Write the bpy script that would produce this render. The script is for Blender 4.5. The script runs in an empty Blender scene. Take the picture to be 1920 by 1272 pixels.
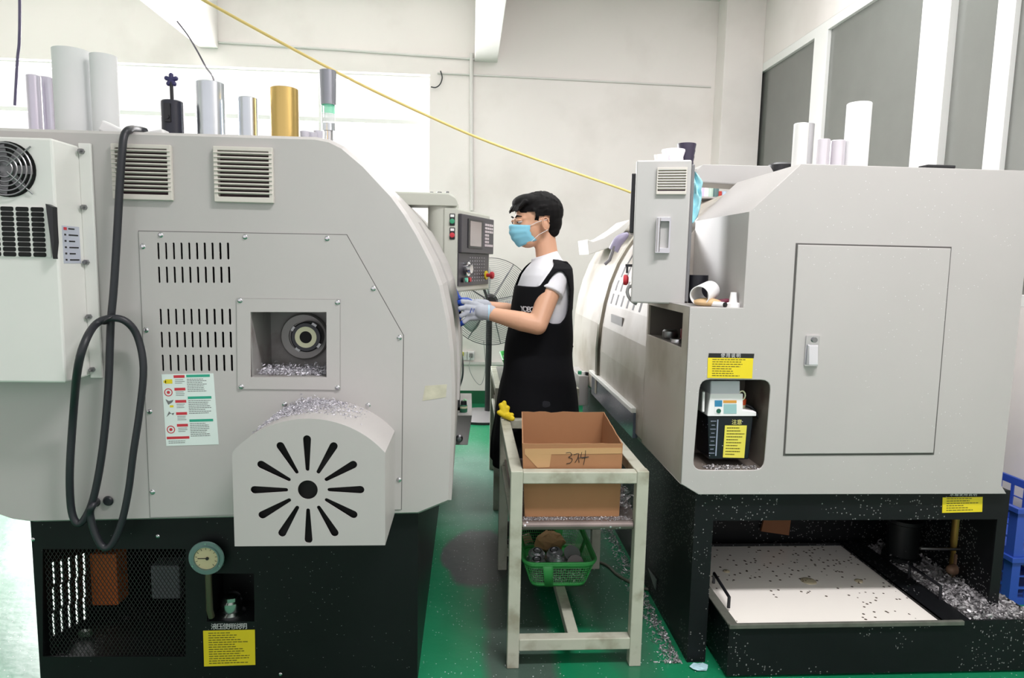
import bpy, bmesh, math, random
from mathutils import Vector, Matrix, Euler
import numpy as np
random.seed(7)
S = bpy.context.scene
COL = S.collection
PI = math.pi
V = Vector

# ------------------------------------------------------------------ camera
F, CX, CY, H = 1250.0, 960.0, 636.0, 1.42
_y = V((-80.0, 146.0, -F)).normalized()
_t = (-80 * 0.0207 + 146) / F
_z = V((0.0207, 1.0, _t)).normalized()
_x = _y.cross(_z).normalized()
RW = Matrix((_x, _y, _z))
CAM = V((0, 0, H))
cd = bpy.data.cameras.new('camera')
cd.sensor_fit = 'HORIZONTAL'; cd.sensor_width = 36; cd.lens = F / 1920 * 36
cd.clip_start = 0.05; cd.clip_end = 100
cam = bpy.data.objects.new('camera', cd); COL.objects.link(cam)
cam.matrix_world = Matrix.Translation(CAM) @ RW.to_4x4()
S.camera = cam

# ------------------------------------------------------------------ light
w = bpy.data.worlds.new('world'); S.world = w; w.use_nodes = True
bg = w.node_tree.nodes['Background']
bg.inputs[0].default_value = (1.0, 0.975, 0.995, 1); bg.inputs[1].default_value = 1.12
S.view_settings.view_transform = 'Standard'
S.view_settings.look = 'None'
S.view_settings.exposure = 0.0
S.view_settings.gamma = 1
S.view_settings.use_curve_mapping = False

def area(name, loc, rot, sx, sy, power, col=(1, 1, 1)):
    l = bpy.data.lights.new(name, 'AREA'); l.shape = 'RECTANGLE'; l.size = sx; l.size_y = sy
    l.energy = power; l.color = col
    o = bpy.data.objects.new(name, l); COL.objects.link(o); o.location = loc; o.rotation_euler = rot
    return o
# daylight outside the back window, shining in
area('window_daylight', (-2.6, 6.95, 2.25), (-PI / 2, 0, 0), 4.4, 2.2, 640, (1, .99, 1))
# ceiling tube lights of the workshop
area('ceiling_light_near', (1.0, 0.6, 3.9), (0, 0, 0), 1.6, 0.25, 140, (1, .955, .975))
area('ceiling_light_far', (1.3, 3.9, 3.9), (0, 0, 0), 2.2, 0.5, 60)

# ------------------------------------------------------------------ pixel -> plane
def ray(px, py):
    return RW @ V((px - CX, -(py - CY), -F))
def PY(px, py, y):
    d = ray(px, py); return CAM + d * (y / d.y)
def PX(px, py, x):
    d = ray(px, py); return CAM + d * (x / d.x)
def PZ(px, py, z):
    d = ray(px, py); return CAM + d * ((z - H) / d.z)

# ------------------------------------------------------------------ materials
def lin(c):
    return tuple(((v / 255) / 12.92 if v / 255 <= .04045 else ((v / 255 + .055) / 1.055) ** 2.4) for v in c) + (1,)
MATS = {}
def mat(name, c, rough=.5, metal=0, var=.06, scale=6, speck=None, spec=.5, bump=0, emit=0, alpha=1, trans=0, stain=None, coat=0):
    """speck=(scale, threshold, colour, keep): scattered small flakes; stain=(scale, colour, amount)"""
    if name in MATS: return MATS[name]
    m = bpy.data.materials.new(name); m.use_nodes = True
    nt = m.node_tree; N = nt.nodes; Lk = nt.links; b = N['Principled BSDF']
    tc = N.new('ShaderNodeTexCoord')
    base = lin(c)
    nz = N.new('ShaderNodeTexNoise'); nz.inputs['Scale'].default_value = scale; nz.inputs['Detail'].default_value = 5
    Lk.new(tc.outputs['Object'], nz.inputs['Vector'])
    mix = N.new('ShaderNodeMix'); mix.data_type = 'RGBA'
    lo = tuple(v * (1 - var * 1.6) for v in base[:3]) + (1,); hi = tuple(min(1, v * (1 + var)) for v in base[:3]) + (1,)
    mix.inputs[6].default_value = lo; mix.inputs[7].default_value = hi
    Lk.new(nz.outputs[0], mix.inputs[0])
    out = mix.outputs[2]
    if stain:
        n2 = N.new('ShaderNodeTexNoise'); n2.inputs['Scale'].default_value = stain[0]; n2.inputs['Detail'].default_value = 6
        Lk.new(tc.outputs['Object'], n2.inputs['Vector'])
        r = N.new('ShaderNodeMapRange'); r.inputs[1].default_value = stain[3] if len(stain) > 3 else .52; r.inputs[2].default_value = stain[4] if len(stain) > 3 else .72
        r.inputs[4].default_value = stain[2]
        Lk.new(n2.outputs[0], r.inputs[0])
        mx = N.new('ShaderNodeMix'); mx.data_type = 'RGBA'; mx.inputs[7].default_value = lin(stain[1])
        Lk.new(r.outputs[0], mx.inputs[0]); Lk.new(out, mx.inputs[6]); out = mx.outputs[2]
    if speck:
        vo = N.new('ShaderNodeTexVoronoi'); vo.inputs['Scale'].default_value = speck[0]
        Lk.new(tc.outputs['Object'], vo.inputs['Vector'])
        lt = N.new('ShaderNodeMath'); lt.operation = 'LESS_THAN'; lt.inputs[1].default_value = speck[1]
        Lk.new(vo.outputs['Distance'], lt.inputs[0])
        sp = N.new('ShaderNodeSeparateColor'); Lk.new(vo.outputs['Color'], sp.inputs[0])
        k = N.new('ShaderNodeMath'); k.operation = 'LESS_THAN'; k.inputs[1].default_value = speck[3]
        Lk.new(sp.outputs[0], k.inputs[0])
        n3 = N.new('ShaderNodeTexNoise'); n3.inputs['Scale'].default_value = 2.5
        Lk.new(tc.outputs['Object'], n3.inputs['Vector'])
        g = N.new('ShaderNodeMath'); g.operation = 'GREATER_THAN'; g.inputs[1].default_value = .47; Lk.new(n3.outputs[0], g.inputs[0])
        mu = N.new('ShaderNodeMath'); mu.operation = 'MULTIPLY'; Lk.new(lt.outputs[0], mu.inputs[0]); Lk.new(k.outputs[0], mu.inputs[1])
        m2 = N.new('ShaderNodeMath'); m2.operation = 'MULTIPLY'; Lk.new(mu.outputs[0], m2.inputs[0]); Lk.new(g.outputs[0], m2.inputs[1])
        mx = N.new('ShaderNodeMix'); mx.data_type = 'RGBA'; mx.inputs[7].default_value = lin(speck[2])
        Lk.new(m2.outputs[0], mx.inputs[0]); Lk.new(out, mx.inputs[6]); out = mx.outputs[2]
    Lk.new(out, b.inputs['Base Color'])
    b.inputs['Roughness'].default_value = rough; b.inputs['Metallic'].default_value = metal
    b.inputs['Specular IOR Level'].default_value = spec
    if coat: b.inputs['Coat Weight'].default_value = coat
    if bump:
        bp = N.new('ShaderNodeBump'); bp.inputs['Strength'].default_value = bump; bp.inputs['Distance'].default_value = .002
        n4 = N.new('ShaderNodeTexNoise'); n4.inputs['Scale'].default_value = scale * 12; Lk.new(tc.outputs['Object'], n4.inputs['Vector'])
        Lk.new(n4.outputs[0], bp.inputs['Height']); Lk.new(bp.outputs[0], b.inputs['Normal'])
    if emit:
        b.inputs['Emission Color'].default_value = base; b.inputs['Emission Strength'].default_value = emit
    if trans: b.inputs['Transmission Weight'].default_value = trans
    if alpha < 1: b.inputs['Alpha'].default_value = alpha
    m.diffuse_color = base
    MATS[name] = m; return m

PAINT = mat('machine_grey_paint', (181, 178, 176), .42, var=.03, scale=3, spec=.4)
PAINT2 = mat('machine_grey_paint_spattered', (179, 176, 174), .42, var=.04, scale=3, spec=.4, speck=(150, .2, (214, 214, 214), .06))
PAINTW = mat('cooler_white_paint', (226, 226, 222), .45, var=.02)
WALL = mat('wall_paint', (238, 232, 229), .8, var=.03, scale=1.5, stain=(1.3, (212, 205, 200), .5))
CEIL = mat('ceiling_paint', (228, 225, 222), .85, var=.03, scale=1.5)
BLACK = mat('black_base_paint', (17, 20, 21), .45, var=.3, scale=4, spec=.25, speck=(130, .16, (120, 125, 125), .12))
BLACKC = mat('black_base_paint_chippy', (17, 19, 22), .5, var=.3, scale=4, spec=.25, speck=(120, .3, (125, 125, 125), .28))
DARK = mat('dark_interior', (12, 12, 13), .8, var=.2)
RUB = mat('black_rubber', (34, 36, 42), .45, var=.1)
PLB = mat('black_plastic', (28, 28, 32), .4, var=.1)
CHROME = mat('chrome_metal', (205, 205, 208), .18, 1, var=.05)
STEEL = mat('steel_metal', (150, 150, 152), .35, 1, var=.1)
ALU = mat('aluminium_bar', (205, 210, 216), .28, 1, var=.05, scale=14)
GOLD = mat('gold_anodised_bar', (208, 178, 112), .32, 1, var=.05)
WHITE = mat('white_plastic', (236, 236, 236), .5, var=.02)
PAPER = mat('sticker_paper', (218, 230, 226), .5, var=.01)
YEL = mat('yellow_sticker', (226, 205, 30), .5, var=.04)
INK = mat('black_ink', (22, 22, 22), .6, var=0)
INKY = mat('grey_ink', (110, 112, 112), .6, var=0)
RED = mat('red_print', (196, 50, 62), .5, var=.02)
GRN = mat('green_print', (40, 160, 132), .5, var=.02)
CREAM = mat('cream_ring', (226, 226, 190), .4, var=.02)
CHIP = mat('swarf_metal', (176, 174, 176), .45, .5, var=.3, scale=60)

CHIPF = mat('fine_swarf', (206, 204, 212), .5, .35, var=.3, scale=60)
# ------------------------------------------------------------------ mesh builder
class MB:
    def __init__(s): s.bm = bmesh.new()
    def face(s, pts):
        try: return s.bm.faces.new([s.bm.verts.new(p) for p in pts])
        except ValueError: return None
    def box(s, c, d, rot=None):
        c = V(c); R = rot.to_3x3() if rot is not None else Matrix.Identity(3)
        vs = [s.bm.verts.new(c + R @ V((x * d[0] / 2, y * d[1] / 2, z * d[2] / 2))) for x in (-1, 1) for y in (-1, 1) for z in (-1, 1)]
        for f in ((0, 1, 3, 2), (4, 6, 7, 5), (0, 4, 5, 1), (2, 3, 7, 6), (0, 2, 6, 4), (1, 5, 7, 3)):
            s.bm.faces.new([vs[i] for i in f])
        return s
    def box2(s, a, b):
        a, b = V(a), V(b); return s.box((a + b) / 2, [abs(v) for v in (b - a)])
    def hexa(s, lo, hi):
        """lo, hi: four points each"""
        a = [s.bm.verts.new(p) for p in lo]; b = [s.bm.verts.new(p) for p in hi]
        n = len(a)
        s.bm.faces.new(a[::-1]); s.bm.faces.new(b)
        for i in range(n): s.bm.faces.new([a[i], a[(i + 1) % n], b[(i + 1) % n], b[i]])
        return s
    def cyl(s, p0, p1, r0, r1=None, seg=20, cap=True):
        p0, p1 = V(p0), V(p1); r1 = r0 if r1 is None else r1
        d = (p1 - p0).normalized(); q = d.to_track_quat('Z', 'Y')
        a = []; b = []
        for i in range(seg):
            t = 2 * PI * i / seg; u = q @ V((math.cos(t), math.sin(t), 0))
            a.append(s.bm.verts.new(p0 + u * r0)); b.append(s.bm.verts.new(p1 + u * r1))
        for i in range(seg): s.bm.faces.new([a[i], a[(i + 1) % seg], b[(i + 1) % seg], b[i]])
        if cap: s.bm.faces.new(a[::-1]); s.bm.faces.new(b)
        return s
    def pipe(s, p0, p1, ro, ri, seg=28):
        """hollow tube with wall"""
        return s.lathe([(ri, 0), (ro, 0), (ro, (V(p1) - V(p0)).length), (ri, (V(p1) - V(p0)).length)], p0, V(p1) - V(p0), seg, closed=True)
    def lathe(s, prof, c, axis=(0, 0, 1), seg=24, closed=False):
        q = V(axis).normalized().to_track_quat('Z', 'Y'); c = V(c)
        rings = []
        for r, h in prof:
            rings.append([s.bm.verts.new(c + q @ V((r * math.cos(2 * PI * i / seg), r * math.sin(2 * PI * i / seg), h))) for i in range(seg)] if r > 1e-6 else [s.bm.verts.new(c + q @ V((0, 0, h)))])
        n = len(rings)
        for k in range(n if closed else n - 1):
            A, B = rings[k], rings[(k + 1) % n]
            for i in range(seg):
                j = (i + 1) % seg
                if len(A) == 1 and len(B) == 1: continue
                if len(A) == 1: s.bm.faces.new([A[0], B[j], B[i]])
                elif len(B) == 1: s.bm.faces.new([A[i], A[j], B[0]])
                else: s.bm.faces.new([A[i], A[j], B[j], B[i]])
        return s
    def tube(s, pts, r, seg=10, closed=False, cap=True):
        pts = [V(p) for p in pts]; n = len(pts); rr = r if isinstance(r, (list, tuple)) else [r] * n
        T = []
        for i in range(n):
            a = pts[(i - 1) % n] if (closed or i > 0) else pts[i]; b = pts[(i + 1) % n] if (closed or i < n - 1) else pts[i]
            T.append((b - a).normalized())
        u = T[0].orthogonal().normalized(); rings = []
        for i in range(n):
            u = (u - T[i] * u.dot(T[i])).normalized(); v = T[i].cross(u)
            rings.append([s.bm.verts.new(pts[i] + (u * math.cos(2 * PI * k / seg) + v * math.sin(2 * PI * k / seg)) * rr[i]) for k in range(seg)])
        for i in range(n if closed else n - 1):
            A, B = rings[i], rings[(i + 1) % n]
            for k in range(seg): s.bm.faces.new([A[k], A[(k + 1) % seg], B[(k + 1) % seg], B[k]])
        if cap and not closed: s.bm.faces.new(rings[0][::-1]); s.bm.faces.new(rings[-1])
        return s
    def ell(s, c, r, rot=None, seg=20, rings=12):
        R = rot.to_3x3() if rot is not None else Matrix.Identity(3); c = V(c)
        if not isinstance(r, (list, tuple, Vector)): r = (r, r, r)
        m = bmesh.ops.create_uvsphere(s.bm, u_segments=seg, v_segments=rings, radius=1)
        for v in m['verts']: v.co = c + R @ V((v.co.x * r[0], v.co.y * r[1], v.co.z * r[2]))
        return s
    def cap(s, p0, p1, r0, r1):
        s.cyl(p0, p1, r0, r1, 16); s.ell(p0, r0); s.ell(p1, r1); return s
    def plate(s, outer, holes, axis, a0, a1):
        """flat plate with holes; axis = thickness axis; outer/holes are 2-D points on the other two axes"""
        from mathutils.geometry import delaunay_2d_cdt
        def clean(r):
            r = [V((p[0], p[1])) for p in r]
            return [p for k, p in enumerate(r) if (p - r[k - 1]).length > 1e-5]
        rings = [clean(outer)] + [clean(h) for h in holes]
        pts, ed, idx = [], [], []
        for r in rings:
            b = len(pts); pts += r; idx.append(range(b, b + len(r))); ed += [(b + k, b + (k + 1) % len(r)) for k in range(len(r))]
        vo, eo, fo = delaunay_2d_cdt(pts, ed, [], 0, 1e-7)[:3]
        def inside(p, r):
            c = False; n = len(r)
            for k in range(n):
                a, b = r[k], r[(k + 1) % n]
                if (a.y > p.y) != (b.y > p.y) and p.x < (b.x - a.x) * (p.y - a.y) / (b.y - a.y) + a.x: c = not c
            return c
        boxes = [(min(p.x for p in r), max(p.x for p in r), min(p.y for p in r), max(p.y for p in r)) for r in rings]
        def m3(p, h): return {'y': (p.x, h, p.y), 'x': (h, p.x, p.y), 'z': (p.x, p.y, h)}[axis]
        A = [s.bm.verts.new(m3(p, a0)) for p in vo]; B = [s.bm.verts.new(m3(p, a1)) for p in vo]
        cnt = {}
        for f in fo:
            c = sum((vo[k] for k in f), V((0, 0))) / len(f)
            if not inside(c, rings[0]): continue
            if any(b[0] <= c.x <= b[1] and b[2] <= c.y <= b[3] and inside(c, r) for r, b in zip(rings[1:], boxes[1:])): continue
            s.bm.faces.new([A[k] for k in f]); s.bm.faces.new([B[k] for k in f][::-1])
            for k in range(len(f)):
                e = (f[k], f[(k + 1) % len(f)]); cnt[e] = 1
        for (a, b) in cnt:
            if (b, a) not in cnt: s.bm.faces.new([A[b], A[a], B[a], B[b]])
        for v in A + B:
            if not v.link_faces: s.bm.verts.remove(v)
        return s
    def text(s, txt, size, M, ext=.0004, bold=0):
        cu = bpy.data.curves.new('tmp', 'FONT'); cu.body = txt; cu.size = size; cu.extrude = ext; cu.align_x = 'CENTER'; cu.align_y = 'CENTER'; cu.offset = bold; cu.resolution_u = 3
        o = bpy.data.objects.new('tmp', cu); me = bpy.data.meshes.new_from_object(o)
        me.transform(M); s.bm.from_mesh(me)
        bpy.data.objects.remove(o); bpy.data.curves.remove(cu); bpy.data.meshes.remove(me)
        return s
    def xf(s, M):
        bmesh.ops.transform(s.bm, matrix=M, verts=s.bm.verts); return s

WL = {}
def tag(o, label=None, cat=None, group=None, kind=None):
    if label: o['label'] = label
    if cat: o['category'] = cat
    if group: o['group'] = group
    if kind: o['kind'] = kind
    return o
def thing(name, label, cat, loc, group=None):
    o = bpy.data.objects.new(name, None); COL.objects.link(o); o.empty_display_size = .1
    o.location = loc; WL[o.name] = V(loc); return tag(o, label, cat, group)
def obj(name, mb, m, parent=None, smooth=None, bevel=0, label=None, cat=None, group=None, kind=None, recalc=True, origin=None):
    bm = mb.bm if isinstance(mb, MB) else mb
    if recalc: bmesh.ops.recalc_face_normals(bm, faces=bm.faces)
    if origin is not None: org = V(origin)
    elif parent is not None: org = WL[parent.name]
    else:
        cs = [v.co for v in bm.verts]
        org = V(((min(c.x for c in cs) + max(c.x for c in cs)) / 2, (min(c.y for c in cs) + max(c.y for c in cs)) / 2, min(c.z for c in cs)))
    bmesh.ops.translate(bm, verts=bm.verts, vec=-org)
    me = bpy.data.meshes.new(name); bm.to_mesh(me); bm.free()
    if smooth:
        me.shade_smooth(); me.set_sharp_from_angle(angle=math.radians(smooth))
    me.materials.append(m)
    o = bpy.data.objects.new(name, me); COL.objects.link(o)
    if parent is not None:
        o.parent = parent; o.location = org - WL[parent.name]
    else: o.location = org
    WL[o.name] = org
    if bevel:
        b = o.modifiers.new('bevel', 'BEVEL'); b.width = bevel; b.segments = 2; b.limit_method = 'ANGLE'; b.angle_limit = .6
    return tag(o, label, cat, group, kind)
def struct(name, mb, m, **k): return obj(name, mb, m, kind='structure', **k)
def dup(root, loc, rot=None, label=None, group=None):
    r = root.copy(); COL.objects.link(r); r.location = loc
    if rot is not None: r.rotation_euler = rot
    if label: r['label'] = label
    if group: r['group'] = group
    for ch in list(root.children):
        c = ch.copy(); COL.objects.link(c); c.parent = r
        for g in list(ch.children):
            d = g.copy(); COL.objects.link(d); d.parent = c
    return r
def offset(poly, d):
    """inset a counter-clockwise or clockwise polygon by d towards its inside"""
    n = len(poly); A = sum(poly[i][0] * poly[(i + 1) % n][1] - poly[(i + 1) % n][0] * poly[i][1] for i in range(n))
    sg = 1 if A > 0 else -1; out = []
    for i in range(n):
        p, a, b = V(poly[i][:2]), V(poly[i - 1][:2]), V(poly[(i + 1) % n][:2])
        e1 = (p - a).normalized(); e2 = (b - p).normalized()
        n1 = V((-e1.y, e1.x)) * sg; n2 = V((-e2.y, e2.x)) * sg
        m = (n1 + n2); m = m / max(.3, m.dot(n1)) if m.length > 1e-6 else n1
        out.append(tuple(p + m * d))
    return out
def shell(mb, prof, y0, y1, t, skip=()):
    inn = offset(prof, t); n = len(prof)
    for i in range(n):
        if i in skip: continue
        j = (i + 1) % n
        a, b, c, d = prof[i], prof[j], inn[j], inn[i]
        mb.hexa([(a[0], y0, a[1]), (b[0], y0, b[1]), (c[0], y0, c[1]), (d[0], y0, d[1])], [(a[0], y1, a[1]), (b[0], y1, b[1]), (c[0], y1, c[1]), (d[0], y1, d[1])])
    bmesh.ops.remove_doubles(mb.bm, verts=mb.bm.verts, dist=1e-5)
    return mb
def rect(a, b, c, d): return [(a, b), (c, b), (c, d), (a, d)]
def rrect(x0, z0, x1, z1, r, n=5):
    out = []
    for cx, cz, a0 in ((x1 - r, z1 - r, 0), (x0 + r, z1 - r, 90), (x0 + r, z0 + r, 180), (x1 - r, z0 + r, 270)):
        for i in range(n + 1):
            t = math.radians(a0 + 90 * i / n); out.append((cx + r * math.cos(t), cz + r * math.sin(t)))
    return out
def circ(cx, cz, r, n=24): return [(cx + r * math.cos(2 * PI * i / n), cz + r * math.sin(2 * PI * i / n)) for i in range(n)]
def spline(pts, k=6, closed=False):
    pts = [V(p) for p in pts]; n = len(pts); out = []
    for i in range(n if closed else n - 1):
        p0 = pts[i - 1] if (closed or i > 0) else pts[i]; p1 = pts[i]; p2 = pts[(i + 1) % n]; p3 = pts[(i + 2) % n] if (closed or i + 2 < n) else p2
        for j in range(k):
            t = j / k
            out.append(.5 * ((2 * p1) + (p2 - p0) * t + (2 * p0 - 5 * p1 + 4 * p2 - p3) * t * t + (3 * p1 - p0 - 3 * p2 + p3) * t ** 3))
    if not closed: out.append(pts[-1])
    return out
def bake(o_name, mb, voxel, smooth_it=3):
    """one continuous surface from overlapping volumes"""
    bmesh.ops.recalc_face_normals(mb.bm, faces=mb.bm.faces)
    me = bpy.data.meshes.new('tmp'); mb.bm.to_mesh(me); mb.bm.free()
    o = bpy.data.objects.new('tmp', me); COL.objects.link(o)
    r = o.modifiers.new('r', 'REMESH'); r.mode = 'VOXEL'; r.voxel_size = voxel
    if smooth_it:
        sm = o.modifiers.new('s', 'SMOOTH'); sm.factor = .5; sm.iterations = smooth_it
    dg = bpy.context.evaluated_depsgraph_get(); dg.update()
    m2 = bpy.data.meshes.new_from_object(o.evaluated_get(dg))
    nb = MB(); nb.bm.from_mesh(m2)
    bpy.data.objects.remove(o); bpy.data.meshes.remove(me); bpy.data.meshes.remove(m2)
    return nb
def chips(mb, n, fn, size=.006):
    """curled swarf: small bent strips"""
    for _ in range(n):
        p = V(fn()); d = V((random.uniform(-1, 1), random.uniform(-1, 1), random.uniform(-.4, .6))).normalized()
        sdir = d.orthogonal().normalized(); s = size * random.uniform(.5, 1.6); up = d.cross(sdir)
        sdir = (sdir * math.cos(_) + up * math.sin(_)); up = d.cross(sdir)
        q = [p - d * s, p + up * s * .5, p + d * s]
        w_ = sdir * s * .3
        a = [mb.bm.verts.new(x + w_) for x in q]; b = [mb.bm.verts.new(x - w_) for x in q]
        for i in (0, 1): mb.bm.faces.new([a[i], a[i + 1], b[i + 1], b[i]])
    return mb

# ------------------------------------------------------------------ room
WY, WXR, WXL, WZ = 6.6, 2.74, -6.2, 3.95
fl = bpy.data.materials.new('green_epoxy_floor'); fl.use_nodes = True
def floor_mat(m):
    nt = m.node_tree; N = nt.nodes; Lk = nt.links; b = N['Principled BSDF']
    tc = N.new('ShaderNodeTexCoord')
    n1 = N.new('ShaderNodeTexNoise'); n1.inputs['Scale'].default_value = 1.8; n1.inputs['Detail'].default_value = 7
    Lk.new(tc.outputs['Object'], n1.inputs['Vector'])
    g = N.new('ShaderNodeMix'); g.data_type = 'RGBA'; g.inputs[6].default_value = lin((6, 96, 60)); g.inputs[7].default_value = lin((30, 136, 94))
    Lk.new(n1.outputs[0], g.inputs[0]); out = g.outputs[2]
    # worn grey swath down the aisle
    sx = N.new('ShaderNodeSeparateXYZ'); Lk.new(tc.outputs['Object'], sx.inputs[0])
    n2 = N.new('ShaderNodeTexNoise'); n2.inputs['Scale'].default_value = 3.2; n2.inputs['Detail'].default_value = 6
    Lk.new(tc.outputs['Object'], n2.inputs['Vector'])
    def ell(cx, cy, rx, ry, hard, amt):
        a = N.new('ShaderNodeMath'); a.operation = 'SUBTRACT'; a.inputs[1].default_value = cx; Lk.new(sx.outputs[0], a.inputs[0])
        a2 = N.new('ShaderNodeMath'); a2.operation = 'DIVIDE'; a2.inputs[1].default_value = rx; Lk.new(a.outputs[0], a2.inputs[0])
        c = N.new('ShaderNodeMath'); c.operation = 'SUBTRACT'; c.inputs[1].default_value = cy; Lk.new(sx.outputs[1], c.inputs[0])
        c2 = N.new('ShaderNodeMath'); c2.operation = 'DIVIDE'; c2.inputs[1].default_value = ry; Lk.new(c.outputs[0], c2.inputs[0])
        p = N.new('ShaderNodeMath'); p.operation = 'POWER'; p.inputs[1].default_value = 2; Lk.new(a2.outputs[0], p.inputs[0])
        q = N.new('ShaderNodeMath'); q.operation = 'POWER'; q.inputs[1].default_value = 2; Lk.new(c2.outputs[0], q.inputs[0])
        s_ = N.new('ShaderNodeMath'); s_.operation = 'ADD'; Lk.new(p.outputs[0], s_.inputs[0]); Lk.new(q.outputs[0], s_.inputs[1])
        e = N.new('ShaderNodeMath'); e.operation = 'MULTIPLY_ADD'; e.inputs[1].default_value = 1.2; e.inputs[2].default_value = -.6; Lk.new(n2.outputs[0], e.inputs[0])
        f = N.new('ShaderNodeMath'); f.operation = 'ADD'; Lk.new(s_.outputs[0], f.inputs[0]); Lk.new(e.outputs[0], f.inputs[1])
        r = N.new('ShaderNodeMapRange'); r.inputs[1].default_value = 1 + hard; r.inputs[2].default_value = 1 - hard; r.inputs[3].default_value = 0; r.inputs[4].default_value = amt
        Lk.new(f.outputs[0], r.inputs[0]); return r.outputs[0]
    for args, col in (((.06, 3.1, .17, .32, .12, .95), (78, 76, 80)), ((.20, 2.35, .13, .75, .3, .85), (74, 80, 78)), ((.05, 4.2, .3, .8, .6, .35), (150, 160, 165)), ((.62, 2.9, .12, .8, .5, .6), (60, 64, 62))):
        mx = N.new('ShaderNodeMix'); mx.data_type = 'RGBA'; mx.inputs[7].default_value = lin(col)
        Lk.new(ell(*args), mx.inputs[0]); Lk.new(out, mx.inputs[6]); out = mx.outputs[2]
    for sc, th, keep, col in ((90, .17, .22, (200, 205, 210)), (38, .10, .12, (190, 200, 200))):
        vo = N.new('ShaderNodeTexVoronoi'); vo.inputs['Scale'].default_value = sc; Lk.new(tc.outputs['Object'], vo.inputs['Vector'])
        a = N.new('ShaderNodeMath'); a.operation = 'LESS_THAN'; a.inputs[1].default_value = th; Lk.new(vo.outputs['Distance'], a.inputs[0])
        sp = N.new('ShaderNodeSeparateColor'); Lk.new(vo.outputs['Color'], sp.inputs[0])
        k = N.new('ShaderNodeMath'); k.operation = 'LESS_THAN'; k.inputs[1].default_value = keep; Lk.new(sp.outputs[0], k.inputs[0])
        mu = N.new('ShaderNodeMath'); mu.operation = 'MULTIPLY'; Lk.new(a.outputs[0], mu.inputs[0]); Lk.new(k.outputs[0], mu.inputs[1])
        mx = N.new('ShaderNodeMix'); mx.data_type = 'RGBA'; mx.inputs[7].default_value = lin(col)
        Lk.new(mu.outputs[0], mx.inputs[0]); Lk.new(out, mx.inputs[6]); out = mx.outputs[2]
    Lk.new(out, b.inputs['Base Color'])
    rr = N.new('ShaderNodeMapRange'); b.inputs['Specular IOR Level'].default_value = .45; rr.inputs[3].default_value = .16; rr.inputs[4].default_value = .5; Lk.new(n1.outputs[0], rr.inputs[0])
    Lk.new(rr.outputs[0], b.inputs['Roughness'])
    bp = N.new('ShaderNodeBump'); bp.inputs['Strength'].default_value = .25; bp.inputs['Distance'].default_value = .004
    n5 = N.new('ShaderNodeTexNoise'); n5.inputs['Scale'].default_value = 22; n5.inputs['Detail'].default_value = 3; Lk.new(tc.outputs['Object'], n5.inputs['Vector'])
    Lk.new(n5.outputs[0], bp.inputs['Height']); Lk.new(bp.outputs[0], b.inputs['Normal'])
floor_mat(fl)
struct('floor', MB().box2((WXL - .2, -2.5, -.1), (WXR + .2, WY + .2, 0)), fl, origin=(0, 0, 0))
struct('ceiling', MB().box2((WXL - .2, -2.5, WZ), (WXR + .2, WY + .2, WZ + .1)), CEIL)
WX1 = PY(806, 200, WY).x; WX0 = -5.6; WZ0, WZ1 = 1.0, PY(500, 128, WY).z
struct('wall_back', MB().plate(rect(WXL - .2, 0, WXR + .2, WZ), [rect(WX0, WZ0, WX1, WZ1)], 'y', WY, WY + .2), WALL)
struct('wall_left', MB().box2((WXL - .2, -2.5, 0), (WXL, WY, WZ)), WALL)
a0 = PX(1395, 143, WXR); a1 = PX(1640, 0, WXR)
RZ1 = a0.z; RY1 = a0.y; RZ0 = 1.25; RY0 = 1.0
struct('wall_right', MB().plate(rect(-2.5, 0, WY, WZ), [rect(RY0, RZ0, RY1, RZ1)], 'x', WXR, WXR + .2), WALL)
struct('baseboard_back', MB().box2((WXL, WY - .012, 0), (WXR, WY, .13)), mat('green_skirting', (10, 92, 56), .5))
# beams along the ceiling and the column in the corner
for i, (xa, xb, yb) in enumerate(((375, 410, 90), (890, 933, 116))):
    p0, p1 = PY(xa, yb, WY), PY(xb, yb, WY)
    struct('trim_%d' % (i + 1), MB().box2((p0.x, -2.5, p0.z), (p1.x, WY, WZ)), CEIL, bevel=.006)
pc0 = PY(1330, 200, WY - .25)
struct('trim_3', MB().box2((PY(1338, 200, WY).x, WY - .22, 0), (WXR, WY, WZ)), WALL, bevel=.004)
# trunking and conduits on the back wall
TRK = mat('white_trunking', (222, 219, 216), .5, var=.02)
def wallrun(name, pts, r, label, m=TRK, y=WY):
    q = [PY(a, b, y - r) for a, b in pts]
    return obj(name, MB().tube(q, r, 8), m, smooth=50, label=label, cat='conduit')
wallrun('wall_conduit', [(410, 79), (650, 94), (890, 111)], .011, 'thin white conduit running level along the back wall between the two ceiling beams')
wallrun('wall_conduit', [(820, 137), (1000, 146), (1333, 163)], .009, 'thin white conduit running level across the wall to the corner column')
wallrun('wall_conduit', [(884, 100), (884, 250), (885, 395)], .018, 'white vertical conduit dropping down the back wall beside the big window')
b0 = PY(845, 681, WY - .02); b1 = PY(975, 684, WY - .02)
obj('cable_trunking', MB().box2((b0.x, WY - .03, b0.z - .015), (b1.x, WY, b0.z + .015)), TRK, label='flat white cable trunking low on the back wall under the sockets', cat='trunking', bevel=.002)
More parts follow.
